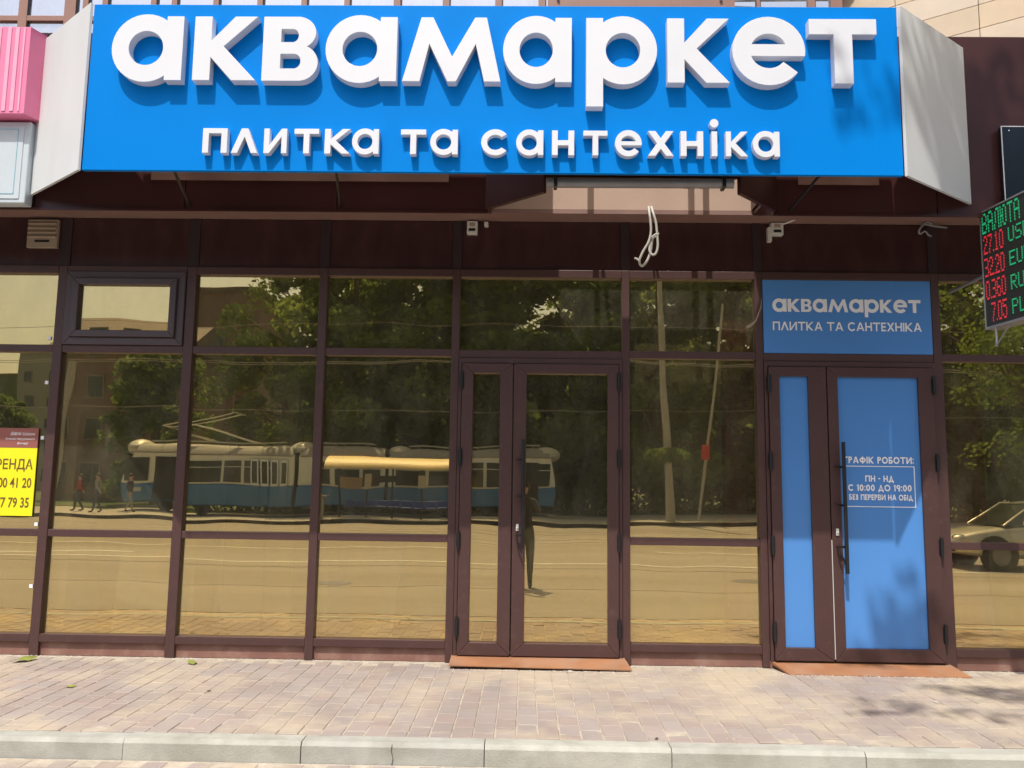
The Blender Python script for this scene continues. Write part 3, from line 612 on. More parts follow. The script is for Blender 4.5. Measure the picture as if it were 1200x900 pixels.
L2 = (('п', -2.238, -2.068), ('л', -2.040, -1.858), ('и', -1.815, -1.657), ('т', -1.607, -1.437), ('к', -1.397, -1.222), ('а', -1.209, -1.025), ('т', -.875, -.703), ('а', -.673, -.484), ('с', -.325, -.145), ('а', -.086, .1),
      ('н', .158, .310), ('т', .372, .536), ('е', .587, .768), ('х', .810, .985), ('н', 1.032, 1.186), ('і', 1.232, 1.290), ('к', 1.338, 1.488), ('а', 1.520, 1.702))
for c, a, b in L2:
    w_, ops = glyph(c, .225); mb = MB(); letter_shape(mb, ops, a, 3.630, (b - a) / w_, .176, SY - .052, .050)
    mb.build('small_letter', M['white'], sg, loc=((a + b) / 2, SY - .03, 3.63), bevel=.0015)

# ================================================================== NEIGHBOUR SIGNS
ps = thing('pink_sign', (-4.6, -.76, 4.08), 'pink ribbed sign box cut by the left picture edge', 'sign')
MB().prism([(-3.745, -.96), (-3.68, -.76), (-5.6, -.76), (-5.6, -.96)], 2, 4.085, 4.765).build('box', M['pink'], ps)
for k in range(26): MB().box(-3.765 - k * .06 - .03, -3.765 - k * .06 - (.0 if k % 3 else .015), -.966, -.9605, 4.10, 4.76).build('rib', M['pink2'], ps, bevel=.003)
lb = thing('light_box_sign', (-4.6, -.76, 3.42), 'white light box with thin blue outline below the pink sign', 'sign')
MB().box(-5.5, -3.745, -.86, -.76, 3.43, 4.065).build('casing', M['lightbox'], lb, bevel=.01)
MB().box(-5.45, -3.79, -.866, -.8605, 3.465, 4.03).build('face', M['lightbox'], lb)
t = MB()
for x0, x1, z0, z1 in ((-5.4, -3.83, 4.0, 4.004), (-3.834, -3.83, 3.5, 4.0), (-5.4, -3.83, 3.5, 3.504)): t.box(x0, x1, -.869, -.8665, z0, z1)
letters(t, 'А', -3.985, -3.935, 3.575, .05, .1, -.869, 0)
t.build('print', M['inkb'], lb)
# wall vent
vt = thing('wall_vent', (-4.1, .02, 3.33), 'beige louvred vent on the brown panel at top left', 'vent')
MB().box(-4.232, -3.972, -.012, .021, 3.335, 3.58).build('casing', M['vent'], vt, bevel=.004)
for k in range(4):
    z = 3.566 - k * .038
    MB().add([(-4.222, -.013, z), (-3.982, -.013, z), (-3.982, -.032, z - .026), (-4.222, -.032, z - .026), (-4.222, -.013, z - .034), (-3.982, -.013, z - .034)], [(0, 3, 2, 1), (3, 4, 5, 2), (0, 4, 3), (1, 2, 5)]).build('slat', M['vent'], vt)
MB().box(-4.16, -4.04, -.020, -.0125, 3.382, 3.398).build('slot', M['black'], vt)
# detector boxes
def detector(x, w_, z0, z1, label):
    d = thing('detector_box', (x, .02, z0), label, 'sensor', 'small white boxes under the soffit')
    MB().box(x - w_ / 2, x + w_ / 2, -.04, .021, z0, z1).build('casing', M['plastic'], d, bevel=.004)
    if w_ > .05: MB().box(x - w_ * .32, x + w_ * .3, -.043, -.0405, z0 + .02, z0 + .042).build('lens', M['black'], d); MB().box(x - w_ * .25, x + w_ * .25, -.0425, -.0405, z0 + .062, z0 + .09).build('grille', M['vent'], d)
    return d
detector(-.465, .088, 3.482, 3.588, 'white box with dark slot beside the mullion left of the mirror doors')
detector(-.348, .034, 3.550, 3.585, 'tiny white cube right of the slotted white box')
d = detector(2.075, .10, 3.492, 3.596, 'white box with dark slot and grey lead above the blue sign panel')
MB().box(2.00, 2.03, -.03, .02, 3.44, 3.56).build('bracket', M['plastic'], d)
MB().tube([(2.12, -.03, 3.585), (2.18, -.06, 3.60), (2.28, -.12, 3.64), (2.36, -.2, 3.66)], .008, 8).build('lead', M['plastic'], d, smooth=True)
# cables
ca = MB()
ca.stube([(.985, -.195, 3.67), (.985, -.235, 3.60), (.993, -.24, 3.52), (.995, -.235, 3.44), (.975, -.23, 3.36), (.93, -.22, 3.28), (.905, -.21, 3.21), (.925, -.205, 3.17), (.965, -.205, 3.21), (.995, -.21, 3.29), (1.005, -.22, 3.36), (1.02, -.22, 3.42)], .0098, 8)
ca.stube([(1.005, -.195, 3.67), (1.015, -.24, 3.60), (1.035, -.245, 3.52), (1.045, -.24, 3.42), (1.05, -.235, 3.33), (1.035, -.23, 3.27), (1.005, -.225, 3.26), (.985, -.22, 3.30), (.995, -.215, 3.37), (1.02, -.21, 3.41)], .0098, 8)
ca.stube([(.905, -.21, 3.21), (.885, -.205, 3.23), (.865, -.205, 3.235)], .008, 6)
ca.tube([(1.00, -.24, 3.40), (1.03, -.25, 3.42), (1.055, -.24, 3.43), (1.05, -.21, 3.42), (1.0, -.21, 3.395)], .008, 6)
tag(ca.build('cable_bundle', M['cable'], smooth=True), 'looped white cable hanging from the wall above the doors', 'cable')
c2 = MB().stube([(3.48, -.02, 3.57), (3.35, -.05, 3.575), (3.28, -.06, 3.585), (3.25, -.06, 3.56), (3.235, -.05, 3.53), (3.25, -.04, 3.51), (3.285, -.05, 3.53), (3.31, -.05, 3.50), (3.34, -.04, 3.49)], .009, 6)
c2.stube([(3.25, -.05, 3.58), (3.30, -.07, 3.60), (3.34, -.06, 3.585)], .007, 6)
tag(c2.build('cable_hook', M['steel'], smooth=True), 'grey bent lead coming out of the wall right of the blue sign panel', 'cable')
c3 = MB().tube([(1.935, -.02, 2.95), (1.925, -.035, 2.88), (1.90, -.045, 2.82), (1.875, -.05, 2.76), (1.83, -.05, 2.72), (1.80, -.045, 2.705)], [.003, .005, .006, .007, .013, .014], 6)
tag(c3.build('torn_tape', M['vent'], smooth=True), 'torn pale tape hanging at the edge of the pane left of the blue sign panel', 'tape')
# stickers on the far left glass
for x, z, lb_ in ((-3.992, 2.195, 'small white square sticker on the far left pane above the poster'), (-3.990, 1.735, 'small white square sticker beside the top of the yellow poster'), (-3.985, 1.03, 'small white square sticker below the yellow poster'), (-4.0, 2.57, 'small white square sticker on the top far left pane'), (-3.985, .535, 'small white square sticker on the bottom far left pane')):
    tag(MB().box(x - .014, x + .014, .036, .0405, z - .014, z + .014).build('sticker', M['inkw']), lb_, 'sticker', 'white square stickers on the far left glass')
# yellow rent poster
po = thing('rent_poster', (-4.4, .03, 1.09), 'yellow and maroon rental poster behind the far left frame edge', 'poster')
MB().box(-4.85, -4.020, .028, .034, 1.095, 1.650).build('yellow_sheet', M['yellow'], po)
MB().box(-4.85, -4.020, .026, .035, 1.651, 1.812).build('header', M['maroon'], po)
def font_text(s, x1, z0, h, y, m, parent, name, off=.0, squash=.8, shear=0.):
    cu = bpy.data.curves.new(name, 'FONT'); cu.body = s; cu.align_x = 'RIGHT'; cu.size = 1; cu.offset = off; cu.shear = shear; cu.resolution_u = 3
    tmp = bpy.data.objects.new(name, cu); COL.objects.link(tmp); dg = bpy.context.evaluated_depsgraph_get(); me = bpy.data.meshes.new_from_object(tmp.evaluated_get(dg)); bpy.data.objects.remove(tmp)
    hh = max((v.co.y for v in me.vertices), default=1); k = h / hh; b = worldloc(parent)
    me.transform(Matrix(((k * squash, 0, 0, x1), (0, 0, 1, y), (0, k, 0, z0), (0, 0, 0, 1)))); me.transform(Matrix.Translation(-b)); me.materials.clear(); me.materials.append(m)
    o = bpy.data.objects.new(name, me); COL.objects.link(o); o.parent = parent; return o
font_text('ОРЕНДА', -4.045, 1.475, .085, .0265, M['ink'], po, 'lettering', .016, .80)
font_text('067 400 41 20', -4.045, 1.325, .080, .0265, M['ink'], po, 'lettering', .018, .70)
font_text('093 677 79 35', -4.050, 1.165, .080, .0265, M['ink'], po, 'lettering', .018, .70)
font_text('В&N Union', -4.05, 1.752, .028, .0245, M['inkw'], po, 'lettering', 0, 1.1, .4)
font_text('Агенція Нерухомості', -4.045, 1.715, .018, .0245, M['inkw'], po, 'lettering', 0, 1.)
font_text('Вінниця', -4.10, 1.678, .018, .0245, M['inkw'], po, 'lettering', 0, 1., .2)

# LED exchange board, hung square to the wall
FNT = {'В': '11110 10001 10001 11110 10001 10001 11110', 'А': '01110 10001 10001 11111 10001 10001 10001', 'Л': '00111 01001 01001 01001 01001 10001 10001', 'Ю': '100110 101001 101001 111001 101001 101001 100110', 'Т': '11111 00100 00100 00100 00100 00100 00100',
       '2': '01110 10001 00001 00110 01000 10000 11111', '7': '11111 00001 00010 00100 00100 01000 01000', '1': '00100 01100 00100 00100 00100 00100 01110', '0': '01110 10001 10001 10001 10001 10001 01110', '3': '11110 00001 00001 01110 00001 00001 11110', '6': '01110 10000 10000 11110 10001 10001 01110',
       '5': '11111 10000 11110 00001 00001 10001 01110', '.': '0 0 0 0 0 0 1', 'U': '10001 10001 10001 10001 10001 10001 01110', 'S': '01111 10000 10000 01110 00001 00001 11110', 'D': '11110 10001 10001 10001 10001 10001 11110', 'E': '11111 10000 10000 11110 10000 10000 11111',
       'R': '11110 10001 10001 11110 10100 10010 10001', 'P': '11110 10001 10001 11110 10000 10000 10000', 'L': '10000 10000 10000 10000 10000 10000 11111', 'N': '10001 11001 10101 10101 10011 10001 10001', 'B': '11110 10001 10001 11110 10001 10001 11110'}
LA = Vector((3.378, -.715, 0)); LD = Vector((.105, -.995, 0)).normalized(); LN = Vector((LD.y, -LD.x, 0))      # LN faces the street side (-X)
lz0, lz1, LW = 2.595, 3.455, .66
led = thing('exchange_rate_board', (3.40, -1.0, 2.6), 'black LED currency board with green and red rates at right edge', 'led board')
def obl(mb, u0, u1, n0, n1, z0, z1):
    c = [LA + LD * u0 + LN * n0, LA + LD * u1 + LN * n0, LA + LD * u1 + LN * n1, LA + LD * u0 + LN * n1]
    return mb.add([(p.x, p.y, z) for z in (z0, z1) for p in c], [(0, 1, 2, 3), (4, 7, 6, 5), (0, 4, 5, 1), (1, 5, 6, 2), (2, 6, 7, 3), (3, 7, 4, 0)])
obl(MB(), 0, LW, -.10, 0, lz0, lz1).build('housing', M['ledoff'], led)
fr = MB(); obl(fr, -.008, LW + .008, -.106, .006, lz1, lz1 + .012); obl(fr, -.008, LW + .008, -.106, .006, lz0 - .018, lz0); obl(fr, -.008, 0, -.106, .006, lz0, lz1); fr.build('frame', M['steel'], led)
def led_text(s, u, z1, cell_w, cell_h, m):
    b = MB()
    for ch in s:
        if ch == ' ': u += cell_w * 4; continue
        rows = FNT[ch].split()
        for r_, row in enumerate(rows):
            for c_, v in enumerate(row):
                if v == '1': obl(b, u + c_ * cell_w + cell_w * .14, u + (c_ + 1) * cell_w - cell_w * .14, .0005, .003, z1 - (r_ + 1) * cell_h + cell_h * .14, z1 - r_ * cell_h - cell_h * .14)
        u += (len(rows[0]) + 1) * cell_w
    b.build('led_digits', m, led)
led_text('ВАЛЮТА', .012, 3.445, .0112, .0225, M['green_led'])
for k, (a, c) in enumerate((('27.10', 'USD'), ('32.20', 'EUR'), ('0.360', 'RUB'), ('7.05', 'PLN'))):
    led_text(a, .018 + (.05 if k == 3 else 0), 3.275 - k * .170, .0086, .0205, M['red_led']); led_text(c, .285, 3.262 - k * .172, .0125, .0155, M['green_led'])
br = MB(); a = LA + LD * .1; a2 = LA + LD * .25
for z, in ((lz0 - .018,),): br.tube([(a.x, a.y, z), (a.x, a.y, z - .14)], .008, 6); br.tube([(a.x, a.y, z - .13), (a2.x, a2.y, z)], .007, 6)
br.tube([(LA.x + .04, LA.y, 3.0), (LA.x + .10, .0, 3.02)], .012, 6)
br.build('bracket', M['steel'], led)
sb = thing('dark_screen_board', (3.9, -.76, 3.5), 'dark blank screen board with white edge on the brown fascia at right', 'board')
MB().box(3.520, 4.6, -.80, -.757, 3.50, 4.10).build('panel', M['screen'], sb)
MB().box(3.515, 3.522, -.804, -.801, 3.495, 4.105).box(3.5225, 4.6, -.804, -.801, 4.099, 4.105).build('edge', M['white'], sb)
for x, z in ((3.575, 4.07), (3.58, 3.56)): MB().ball((x, -.802, z), .006, 6).build('screw', M['white'], sb)

# ================================================================== PEOPLE
def person(name, loc, nodes, mats, label, face, scale=1.0, hair='hair', ex=None, hair_len=.12):
    """nodes: id -> (pos, radius, parent, material index); grown with a skin modifier into one surface"""
    ids = list(nodes); V = [Vector(nodes[i][0]) for i in ids]; E = [(ids.index(nodes[i][2]), ids.index(i)) for i in ids if nodes[i][2]]
    me = bpy.data.meshes.new('tmp'); me.from_pydata(V, E, []); o = bpy.data.objects.new('tmp', me); COL.objects.link(o)
    sk = o.modifiers.new('s', 'SKIN'); sk.use_smooth_shade = True
    for k, i in enumerate(ids):
        r = nodes[i][1]; r = r if isinstance(r, tuple) else (r, r); me.skin_vertices[0].data[k].radius = r; me.skin_vertices[0].data[k].use_root = (k == 0)
    ss = o.modifiers.new('ss', 'SUBSURF'); ss.levels = 2; ss.render_levels = 2
    dg = bpy.context.evaluated_depsgraph_get(); body = bpy.data.meshes.new_from_object(o.evaluated_get(dg)); bpy.data.objects.remove(o)
    for m_ in mats: body.materials.append(m_)
    segs = [(V[a], V[b], nodes[ids[b]][3]) for a, b in E]
    for p in body.polygons:
        c = p.center; best = None
        for a, b, mi in segs:
            ab = b - a; t_ = max(0, min(1, (c - a).dot(ab) / max(ab.length_squared, 1e-9))); d_ = (a + ab * t_ - c).length
            if best is None or d_ < best[0]: best = (d_, mi)
        p.material_index = best[1]
    root = thing(name, loc, label, 'person'); root.rotation_euler[2] = face; root.scale = (scale,) * 3
    bo = bpy.data.objects.new('body', body); COL.objects.link(bo); bo.parent = root
    h = Vector(nodes['head'][0]); hb = MB().ball(h + Vector((0, -.018, .03)), (.093, .105, .105), 14)
    if hair_len > .15: hb.ball(h + Vector((0, -.06, -.10)), (.10, .07, .2), 12)
    ho = MB(); ho.v, ho.f, ho.t = hb.v, hb.f, hb.t; me2 = hb.mesh('hair', M[hair], True); x = bpy.data.objects.new('hair', me2); COL.objects.link(x); x.parent = root
    # face: nose, eyes, mouth, ears as one child
    f = MB().ball(h + Vector((0, .098, -.01)), (.014, .02, .026), 8).ball(h + Vector((.092, 0, -.01)), (.012, .02, .03), 8).ball(h + Vector((-.092, 0, -.01)), (.012, .02, .03), 8)
    x = bpy.data.objects.new('face', f.mesh('face', M['skin'], True)); COL.objects.link(x); x.parent = root
    e = MB().ball(h + Vector((.034, .088, .008)), (.013, .008, .007), 8).ball(h + Vector((-.034, .088, .008)), (.013, .008, .007), 8).ball(h + Vector((0, .09, -.055)), (.024, .008, .006), 8)
    x = bpy.data.objects.new('eyes_and_mouth', e.mesh('eyes', M['hair'], True)); COL.objects.link(x); x.parent = root
    return root
def body_nodes(armL, armR, footL, footR, kneeL, kneeR, fingers=False):
    n = {'pelvis': ((0, 0, .95), (.15, .11), None, 1), 'waist': ((0, 0, 1.10), (.135, .10), 'pelvis', 0), 'chest': ((0, .0, 1.30), (.165, .115), 'waist', 0), 'neckb': ((0, 0, 1.44), (.08, .07), 'chest', 0),
         'neck': ((0, .005, 1.50), .052, 'neckb', 2), 'head0': ((0, .01, 1.56), (.07, .08), 'neck', 2), 'head': ((0, .015, 1.64), (.082, .098), 'head0', 2), 'crown': ((0, .01, 1.70), (.06, .07), 'head', 2)}
    for s, (el, wr), ft, kn in (('L', armL, footL, kneeL), ('R', armR, footR, kneeR)):
        sx = -1 if s == 'L' else 1
        n['sh' + s] = ((sx * .185, 0, 1.40), .062, 'chest', 0); n['el' + s] = (el, .044, 'sh' + s, 0); n['wr' + s] = (wr, .03, 'el' + s, 0)
        d = (Vector(wr) - Vector(el)).normalized(); side = d.cross(Vector((0, 0, 1))); side = side.normalized() if side.length > .1 else Vector((0, 1, 0))
        palm = Vector(wr) + d * .08; n['pm' + s] = (tuple(palm), (.036, .018), 'wr' + s, 2)
        for k in range(4):
            b_ = palm + side * (.022 * (k - 1.5)) + d * .02; ln = (.055, .068, .072, .058)[k]; bend = Vector((0, 0, -1)) if abs(d.z) < .8 else Vector((0, 1, 0))
            n['f%d%s' % (k, s)] = (tuple(b_ + d * ln * .55), .009, 'pm' + s, 2); n['g%d%s' % (k, s)] = (tuple(b_ + d * ln + bend * .02), .0075, 'f%d%s' % (k, s), 2)
        tb = Vector(wr) + d * .04; n['t' + s] = (tuple(tb - side * .05 + d * .03), .01, 'pm' + s, 2)
        n['hip' + s] = ((sx * .10, 0, .86), .095, 'pelvis', 1); n['kn' + s] = (kn, .062, 'hip' + s, 1); an = (ft[0], ft[1], ft[2] + .09)
        n['cf' + s] = (tuple((Vector(kn) * .65 + Vector(an) * .35) + Vector((0, -.015, 0))), .056, 'kn' + s, 1); n['an' + s] = (an, .038, 'cf' + s, 1); n['ft' + s] = ((ft[0], ft[1] + .07, ft[2] + .04), (.04, .035), 'an' + s, 3); n['to' + s] = ((ft[0], ft[1] + .17, ft[2] + .03), (.038, .025), 'ft' + s, 3)
    return n
# the photographer, seen mirrored between the door handle and the wide pane
nd = body_nodes(((-.27, .12, 1.20), (-.10, .30, 1.50)), ((.26, .14, 1.20), (.02, .32, 1.52)), (-.11, -.02, 0), (.11, .06, 0), (-.10, .04, .48), (.11, .06, .48))
pg = person('person', (-.02, -7.17, -.262), nd, [M['jacket'], M['olive'], M['skin'], M['jacket']], 'standing person in dark top and olive trousers raising a phone to the shop', 0, .99, hair_len=.3)
ph = MB().box(-.038, .038, -6.83, -6.822, 1.365, 1.52).build('phone', M['black'], bevel=.003); tag(ph, 'black phone held up by the person facing the doors', 'phone')
def walker(loc, mats, label, face, sc, step=.22):
    nd = body_nodes(((-.25, -.05, 1.13), (-.24, .12, .92)), ((.25, -.04, 1.13), (.23, -.14, .92)), (-.09, step, 0), (.09, -step, .03), (-.09, step * .7, .5), (.09, -step * .1, .48))
    return person('person', loc, nd, mats, label, face, sc)
walker((-19.45, -31.2, -.12), [M['grey'], M['jeans'], M['skin'], M['rubber']], 'person in grey jacket walking left of the tram front', R(80), .98)
walker((-20.4, -31.6, -.12), [M['redc'], M['jeans'], M['skin'], M['rubber']], 'person in red jacket behind the one in grey', R(60), .95, .15)
walker((-17.9, -31.0, -.12), [M['jacket'], M['grey'], M['skin'], M['rubber']], 'person in dark top by the tram front in the mirrored street', R(-85), 1.0, .25)

# ================================================================== TRAM (far track, mirrored in the glass)
TY0, TY1, TZ = -33.0, -35.2, -.12
tram = thing('tram', (-9, -34.1, TZ), 'blue and cream articulated tram with pantograph standing beyond the stop', 'tram')
def zt(z): return TZ + z
sections = ((-19.25, -11.0), (-10.85, -6.45), (-6.3, 1.42))
for si, (x0, x1) in enumerate(sections):
    def prof(f, xa, xb, y_in=0., z0=0, z1=1): pass
    pts = [(x0, zt(.45)), (x1, zt(.45)), (x1, zt(1.32)), (x0, zt(1.32))]
    if si == 0: pts = [(x0 + .05, zt(.45)), (x1, zt(.45)), (x1, zt(1.32)), (x0 - .12, zt(1.32)), (x0 - .10, zt(.8))]
    if si == 2: pts = [(x0, zt(.45)), (x1 - .08, zt(.45)), (x1 + .02, zt(.8)), (x1, zt(1.32)), (x0, zt(1.32))]
    MB().prism(pts, 1, TY0, TY1).build('lower_body', M['tramblue'], tram, bevel=.06)
    up_ = [(x0, zt(1.322)), (x1, zt(1.322)), (x1, zt(2.85)), (x0, zt(2.85))]
    if si == 0: up_[0] = (x0 - .12, zt(1.322)); up_[3] = (x0 + .45, zt(2.85))
    if si == 2: up_[2] = (x1 - .25, zt(2.85))
    MB().prism(up_, 1, TY0 - .02, TY1 + .02).build('upper_body', M['tramwhite'], tram, bevel=.08)
    rf = [(TY0 - .02, zt(2.80)), (TY1 + .02, zt(2.80)), (TY1 + .25, zt(3.10)), (TY1 + .7, zt(3.22)), (TY0 - .7, zt(3.22)), (TY0 - .25, zt(3.10))]
    MB().prism(rf, 0, x0 + (.5 if si == 0 else .05), x1 - (.3 if si == 2 else .05)).build('roof', M['tramroof'], tram, smooth=True)
    MB().box(x0 + .9, x1 - .7, TY0 - .9, TY1 + .9, zt(3.34), zt(3.40)).build('roof_duct', M['dome'], tram)
    for xx in (x0 + 1.2, (x0 + x1) / 2, x1 - 1.1): MB().box(xx, xx + .1, TY0 - .95, TY1 + .95, zt(3.2), zt(3.34)).build('duct_foot', M['tramroof'], tram)
    MB().box(x0 + .1, x1 - .1, TY0 + .004 - .0, TY0 + .012, zt(2.74), zt(2.79)).build('gutter', M['tramroof'], tram)
for x in (-11.0, -6.45): MB().box(x, x + .15, TY0 - .08, TY1 + .08, zt(.5), zt(2.9)).build('gangway', M['rubber'], tram)
for x in (-10.95, -5.95, -19.0): MB().ball((x + .1, (TY0 + TY1) / 2, zt(3.0)), (.62, .95, .42), 14).build('roof_dome', M['dome'], tram, smooth=True)
MB().ball((1.0, (TY0 + TY1) / 2, zt(2.95)), (.62, 1.0, .36), 14).build('roof_dome', M['dome'], tram, smooth=True)
M['tramglass'] = mat('tram_glass', (.035, .05, .045), .08, spec=.8)
for x0, x1 in ((-14.4, -13.5), (-13.35, -11.9 + .15), (-16.35, -14.55), (-8.65 - .2, -7.7), (-7.55, -6.7), (-5.9, -4.6), (-4.45, -3.3), (-3.15, -2.0), (-1.85, -.75), (-10.3 + .35, -9.1), (.35, 1.15)):
    w_ = MB().box(x0, x1, TY0 + .001, TY0 + .012, zt(1.42), zt(2.50)).build('window', M['tramglass'], tram)
    MB().box(x0, x1, TY0 + .012, TY0 + .018, zt(2.18), zt(2.21)).build('bar', M['tramwhite'], w_)
for x0, n in ((-17.75, 2), (-11.9 + .3 - .2, 0), (-.6, 2)):
    if n: MB().box(x0, x0 + 1.25, TY0 + .001, TY0 + .02, zt(.5), zt(2.55)).build('door', M['rubber'], tram)
for k in range(4):
    x = -12.0 + k * .0
for k in range(4): 
    x = -11.45 - .0
for k, x in enumerate((-12.95, -12.45, -11.95, -11.5)): pass
dr_ = MB().box(-9.98, -9.96, TY0, TY0 + .02, zt(.5), zt(2.6)).build('door_edge', M['rubber'], tram)
for x in (-14.35 - .25,): pass
# folding door with four narrow panes in the front section
for k in range(4):
    x = -13.05 + k * .46 + .0
    pn = MB().box(x, x + .40, TY0 + .02, TY0 + .03, zt(.55), zt(2.62)).build('door_fold', M['tramwhite'] if False else M['tramblue'], tram)
    MB().box(x + .02, x + .38, TY0 + .0305, TY0 + .036, zt(1.34), zt(2.60)).build('fold_panel', M['tramwhite'], pn)
    MB().box(x + .08, x + .32, TY0 + .0365, TY0 + .042, zt(1.45), zt(2.48)).build('pane', M['tramglass'], pn)
MB().add([(-19.39, TY0 - .15, zt(1.42)), (-19.39, TY1 + .15, zt(1.42)), (-18.97, TY1 + .25, zt(2.6)), (-18.97, TY0 - .25, zt(2.6))], [(0, 1, 2, 3)]).build('windscreen', M['tramglass'], tram)
MB().box(-19.15, -18.05, TY0 + .001, TY0 + .012, zt(1.45), zt(2.5)).build('window', M['tramglass'], tram)
MB().box(-18.9, -18.3, TY0 + .002, TY0 + .015, zt(.95), zt(1.15)).build('number_plate', M['dome'], tram)
for x in (-17.2, -15.4, -9.6, -7.8, -3.6, -1.8, -.2):
    MB().cyl((x, TY0 - .25, zt(.33)), 1, .33, .12, 20).build('wheel', M['rubber'], tram)
pt = MB()
for y in (-33.5, -34.7):
    pt.tube([(-15.2, y, zt(3.35)), (-17.7, y, zt(4.05)), (-14.1, y, zt(4.9))], .03, 6)
    pt.tube([(-12.9, y, zt(3.35)), (-16.6, y, zt(4.35))], .03, 6)
pt.tube([(-17.7, -33.5, zt(4.05)), (-17.7, -34.7, zt(4.05))], .03, 6); pt.tube([(-14.1, -33.1, zt(4.9)), (-14.1, -35.1, zt(4.9))], .04, 6)
pt.build('pantograph', M['dome'], tram)

# tram stop shelter
sh = thing('tram_shelter', (-5.9, -30.4, -.12), 'tram stop shelter with curved orange roof and blue seats', 'shelter')
rp_ = [(-29.4 - .1, 2.20), (-29.7, 2.42), (-30.3, 2.55), (-31.0, 2.50), (-31.0, 2.44), (-30.3, 2.49), (-29.72, 2.36), (-29.5, 2.14)]
rb = MB()
N_ = 12
for i in range(N_):
    a0, a1 = math.pi * (.05 + .5 * i / N_), math.pi * (.05 + .5 * (i + 1) / N_)
    p = lambda a, r: (-30.6 + 1.25 * r * math.cos(a), 1.95 + .62 * r * math.sin(a))
    q0, q1, q2, q3 = p(a0, 1), p(a1, 1), p(a1, .95), p(a0, .95)
    rb.add([(x, y, z) for x in (-8.55, -3.05) for (y, z) in (q0, q1, q2, q3)], [(0, 1, 2, 3), (4, 7, 6, 5), (0, 4, 5, 1), (2, 6, 7, 3)])
rb.build('roof', M['shroof'], sh)
for x in (-8.15, -6.85, -5.7, -4.45, -3.2): MB().box(x - .04, x + .04, -30.75, -30.67, -.12, 2.45).build('post', M['black'], sh)
for x, w_, z0, z1, m in ((-6.85, .3, 1.2, 1.85, 'dome'), (-4.45, .3, 1.2, 1.8, 'dome'), (-7.6, 1.0, 1.2, 1.7, 'vent'), (-6.1, 1.1, 1.45, 1.75, 'rubber')): MB().box(x - w_ / 2, x + w_ / 2, -30.64, -30.61, z0, z1).build('notice_board', M[m], sh)
MB().box(-7.9, -3.3, -30.5, -30.45, .30, .35).build('bench_beam', M['black'], sh)
for k in range(9): MB().box(-7.85 + k * .52, -7.42 + k * .52, -30.55, -30.15, .36, .41).box(-7.85 + k * .52, -7.42 + k * .52, -30.59, -30.55, .36, .66).build('seat', M['seat'], sh, bevel=.02)
tag(MB().box(-8.95, -8.6, -29.6, -29.3, -.12, .75).box(-9.2, -8.4, -29.7, -29.2, .76, .82).build('litter_bin', M['concrete']), 'pale litter bin with wide lid left of the tram shelter', 'litter bin')

# poles
def pole(name, base, top, r0, r1, label, m='concrete'):
    p = thing(name, base, label, 'pole'); MB().tube([base, ((base[0] + top[0]) / 2, (base[1] + top[1]) / 2, (base[2] + top[2]) / 2), top], [r0, (r0 + r1) / 2, r1], 14).build('shaft', M[m], p, smooth=True); return p
pole('lamp_pole', (6.25, -29.4, -.12), (5.85, -29.4, 12.5), .18, .11, 'thick concrete pole with a flower basket ring across the street')
pole('signal_pole', (7.45, -29.4, -.12), (8.6, -29.4, 9.5), .07, .045, 'thin leaning pole with red box across the street')
pole('tram_wire_pole', (-19.25, -27.0, -.26), (-18.75, -27.0, 6.2), .20, .15, 'thick pale pole standing by the brick house across the street')
tag(MB().box(7.55, 7.85, -29.3, -29.05, 2.45, 3.0).build('signal_box', M['red'], bevel=.03), 'red box mounted on the thin leaning pole', 'box')
def leaves(n, cen, rad, size, rs, shell=.0):
    b = MB()
    for _ in range(n):
        while True:
            d = Vector((rs.uniform(-1, 1), rs.uniform(-1, 1), rs.uniform(-1, 1)))
            if shell * shell < d.length_squared < 1: break
        p = Vector(cen) + Vector((d.x * rad[0], d.y * rad[1], d.z * rad[2]))
        u = Vector((rs.gauss(0, 1), rs.gauss(0, 1), rs.gauss(0, 1))).normalized(); v = u.orthogonal().normalized(); s = size * rs.uniform(.6, 1.3)
        b.add([p - u * s * .5, p + v * s * .35, p + u * s * .5, p - v * s * .35], [(0, 1, 2, 3)])
    return b
fb = leaves(1500, (6.15, -29.4, 2.6), (1.0, .6, .32), .14, random.Random(2)); tag(fb.build('flower_basket', M['leaf3']), 'ring of pale flowers and leaves on the concrete pole', 'flower basket')
# overhead wires
def wire(y, z, sag, label, r=.012, x0=-60, x1=60, dz=0):
    pts = [(x0 + (x1 - x0) * k / 24, y, z + dz * (k / 24) - sag * (1 - ((k % 12) / 6 - 1) ** 2)) for k in range(25)]
    tag(MB().tube(pts, r, 5).build('overhead_wire', M['rubber' if z > 9 else 'concrete']), label, 'wire', 'wires over the street')
wire(-21, 5.55, .15, 'lower contact wire over the near tram track'); wire(-25, 6.1, .2, 'upper contact wire over the far tram track'); wire(-27.5, 8.1, .35, 'high span wire above the far kerb', .010); wire(-33.5, 5.0, .1, 'contact wire just above the tram roof', .012); wire(-16, 10.2, .5, 'highest black cable sagging over the street', .018, -60, 60, -1.2); wire(-16.5, 9.6, .4, 'second black cable sagging under the highest one', .014, -60, 60, .6)

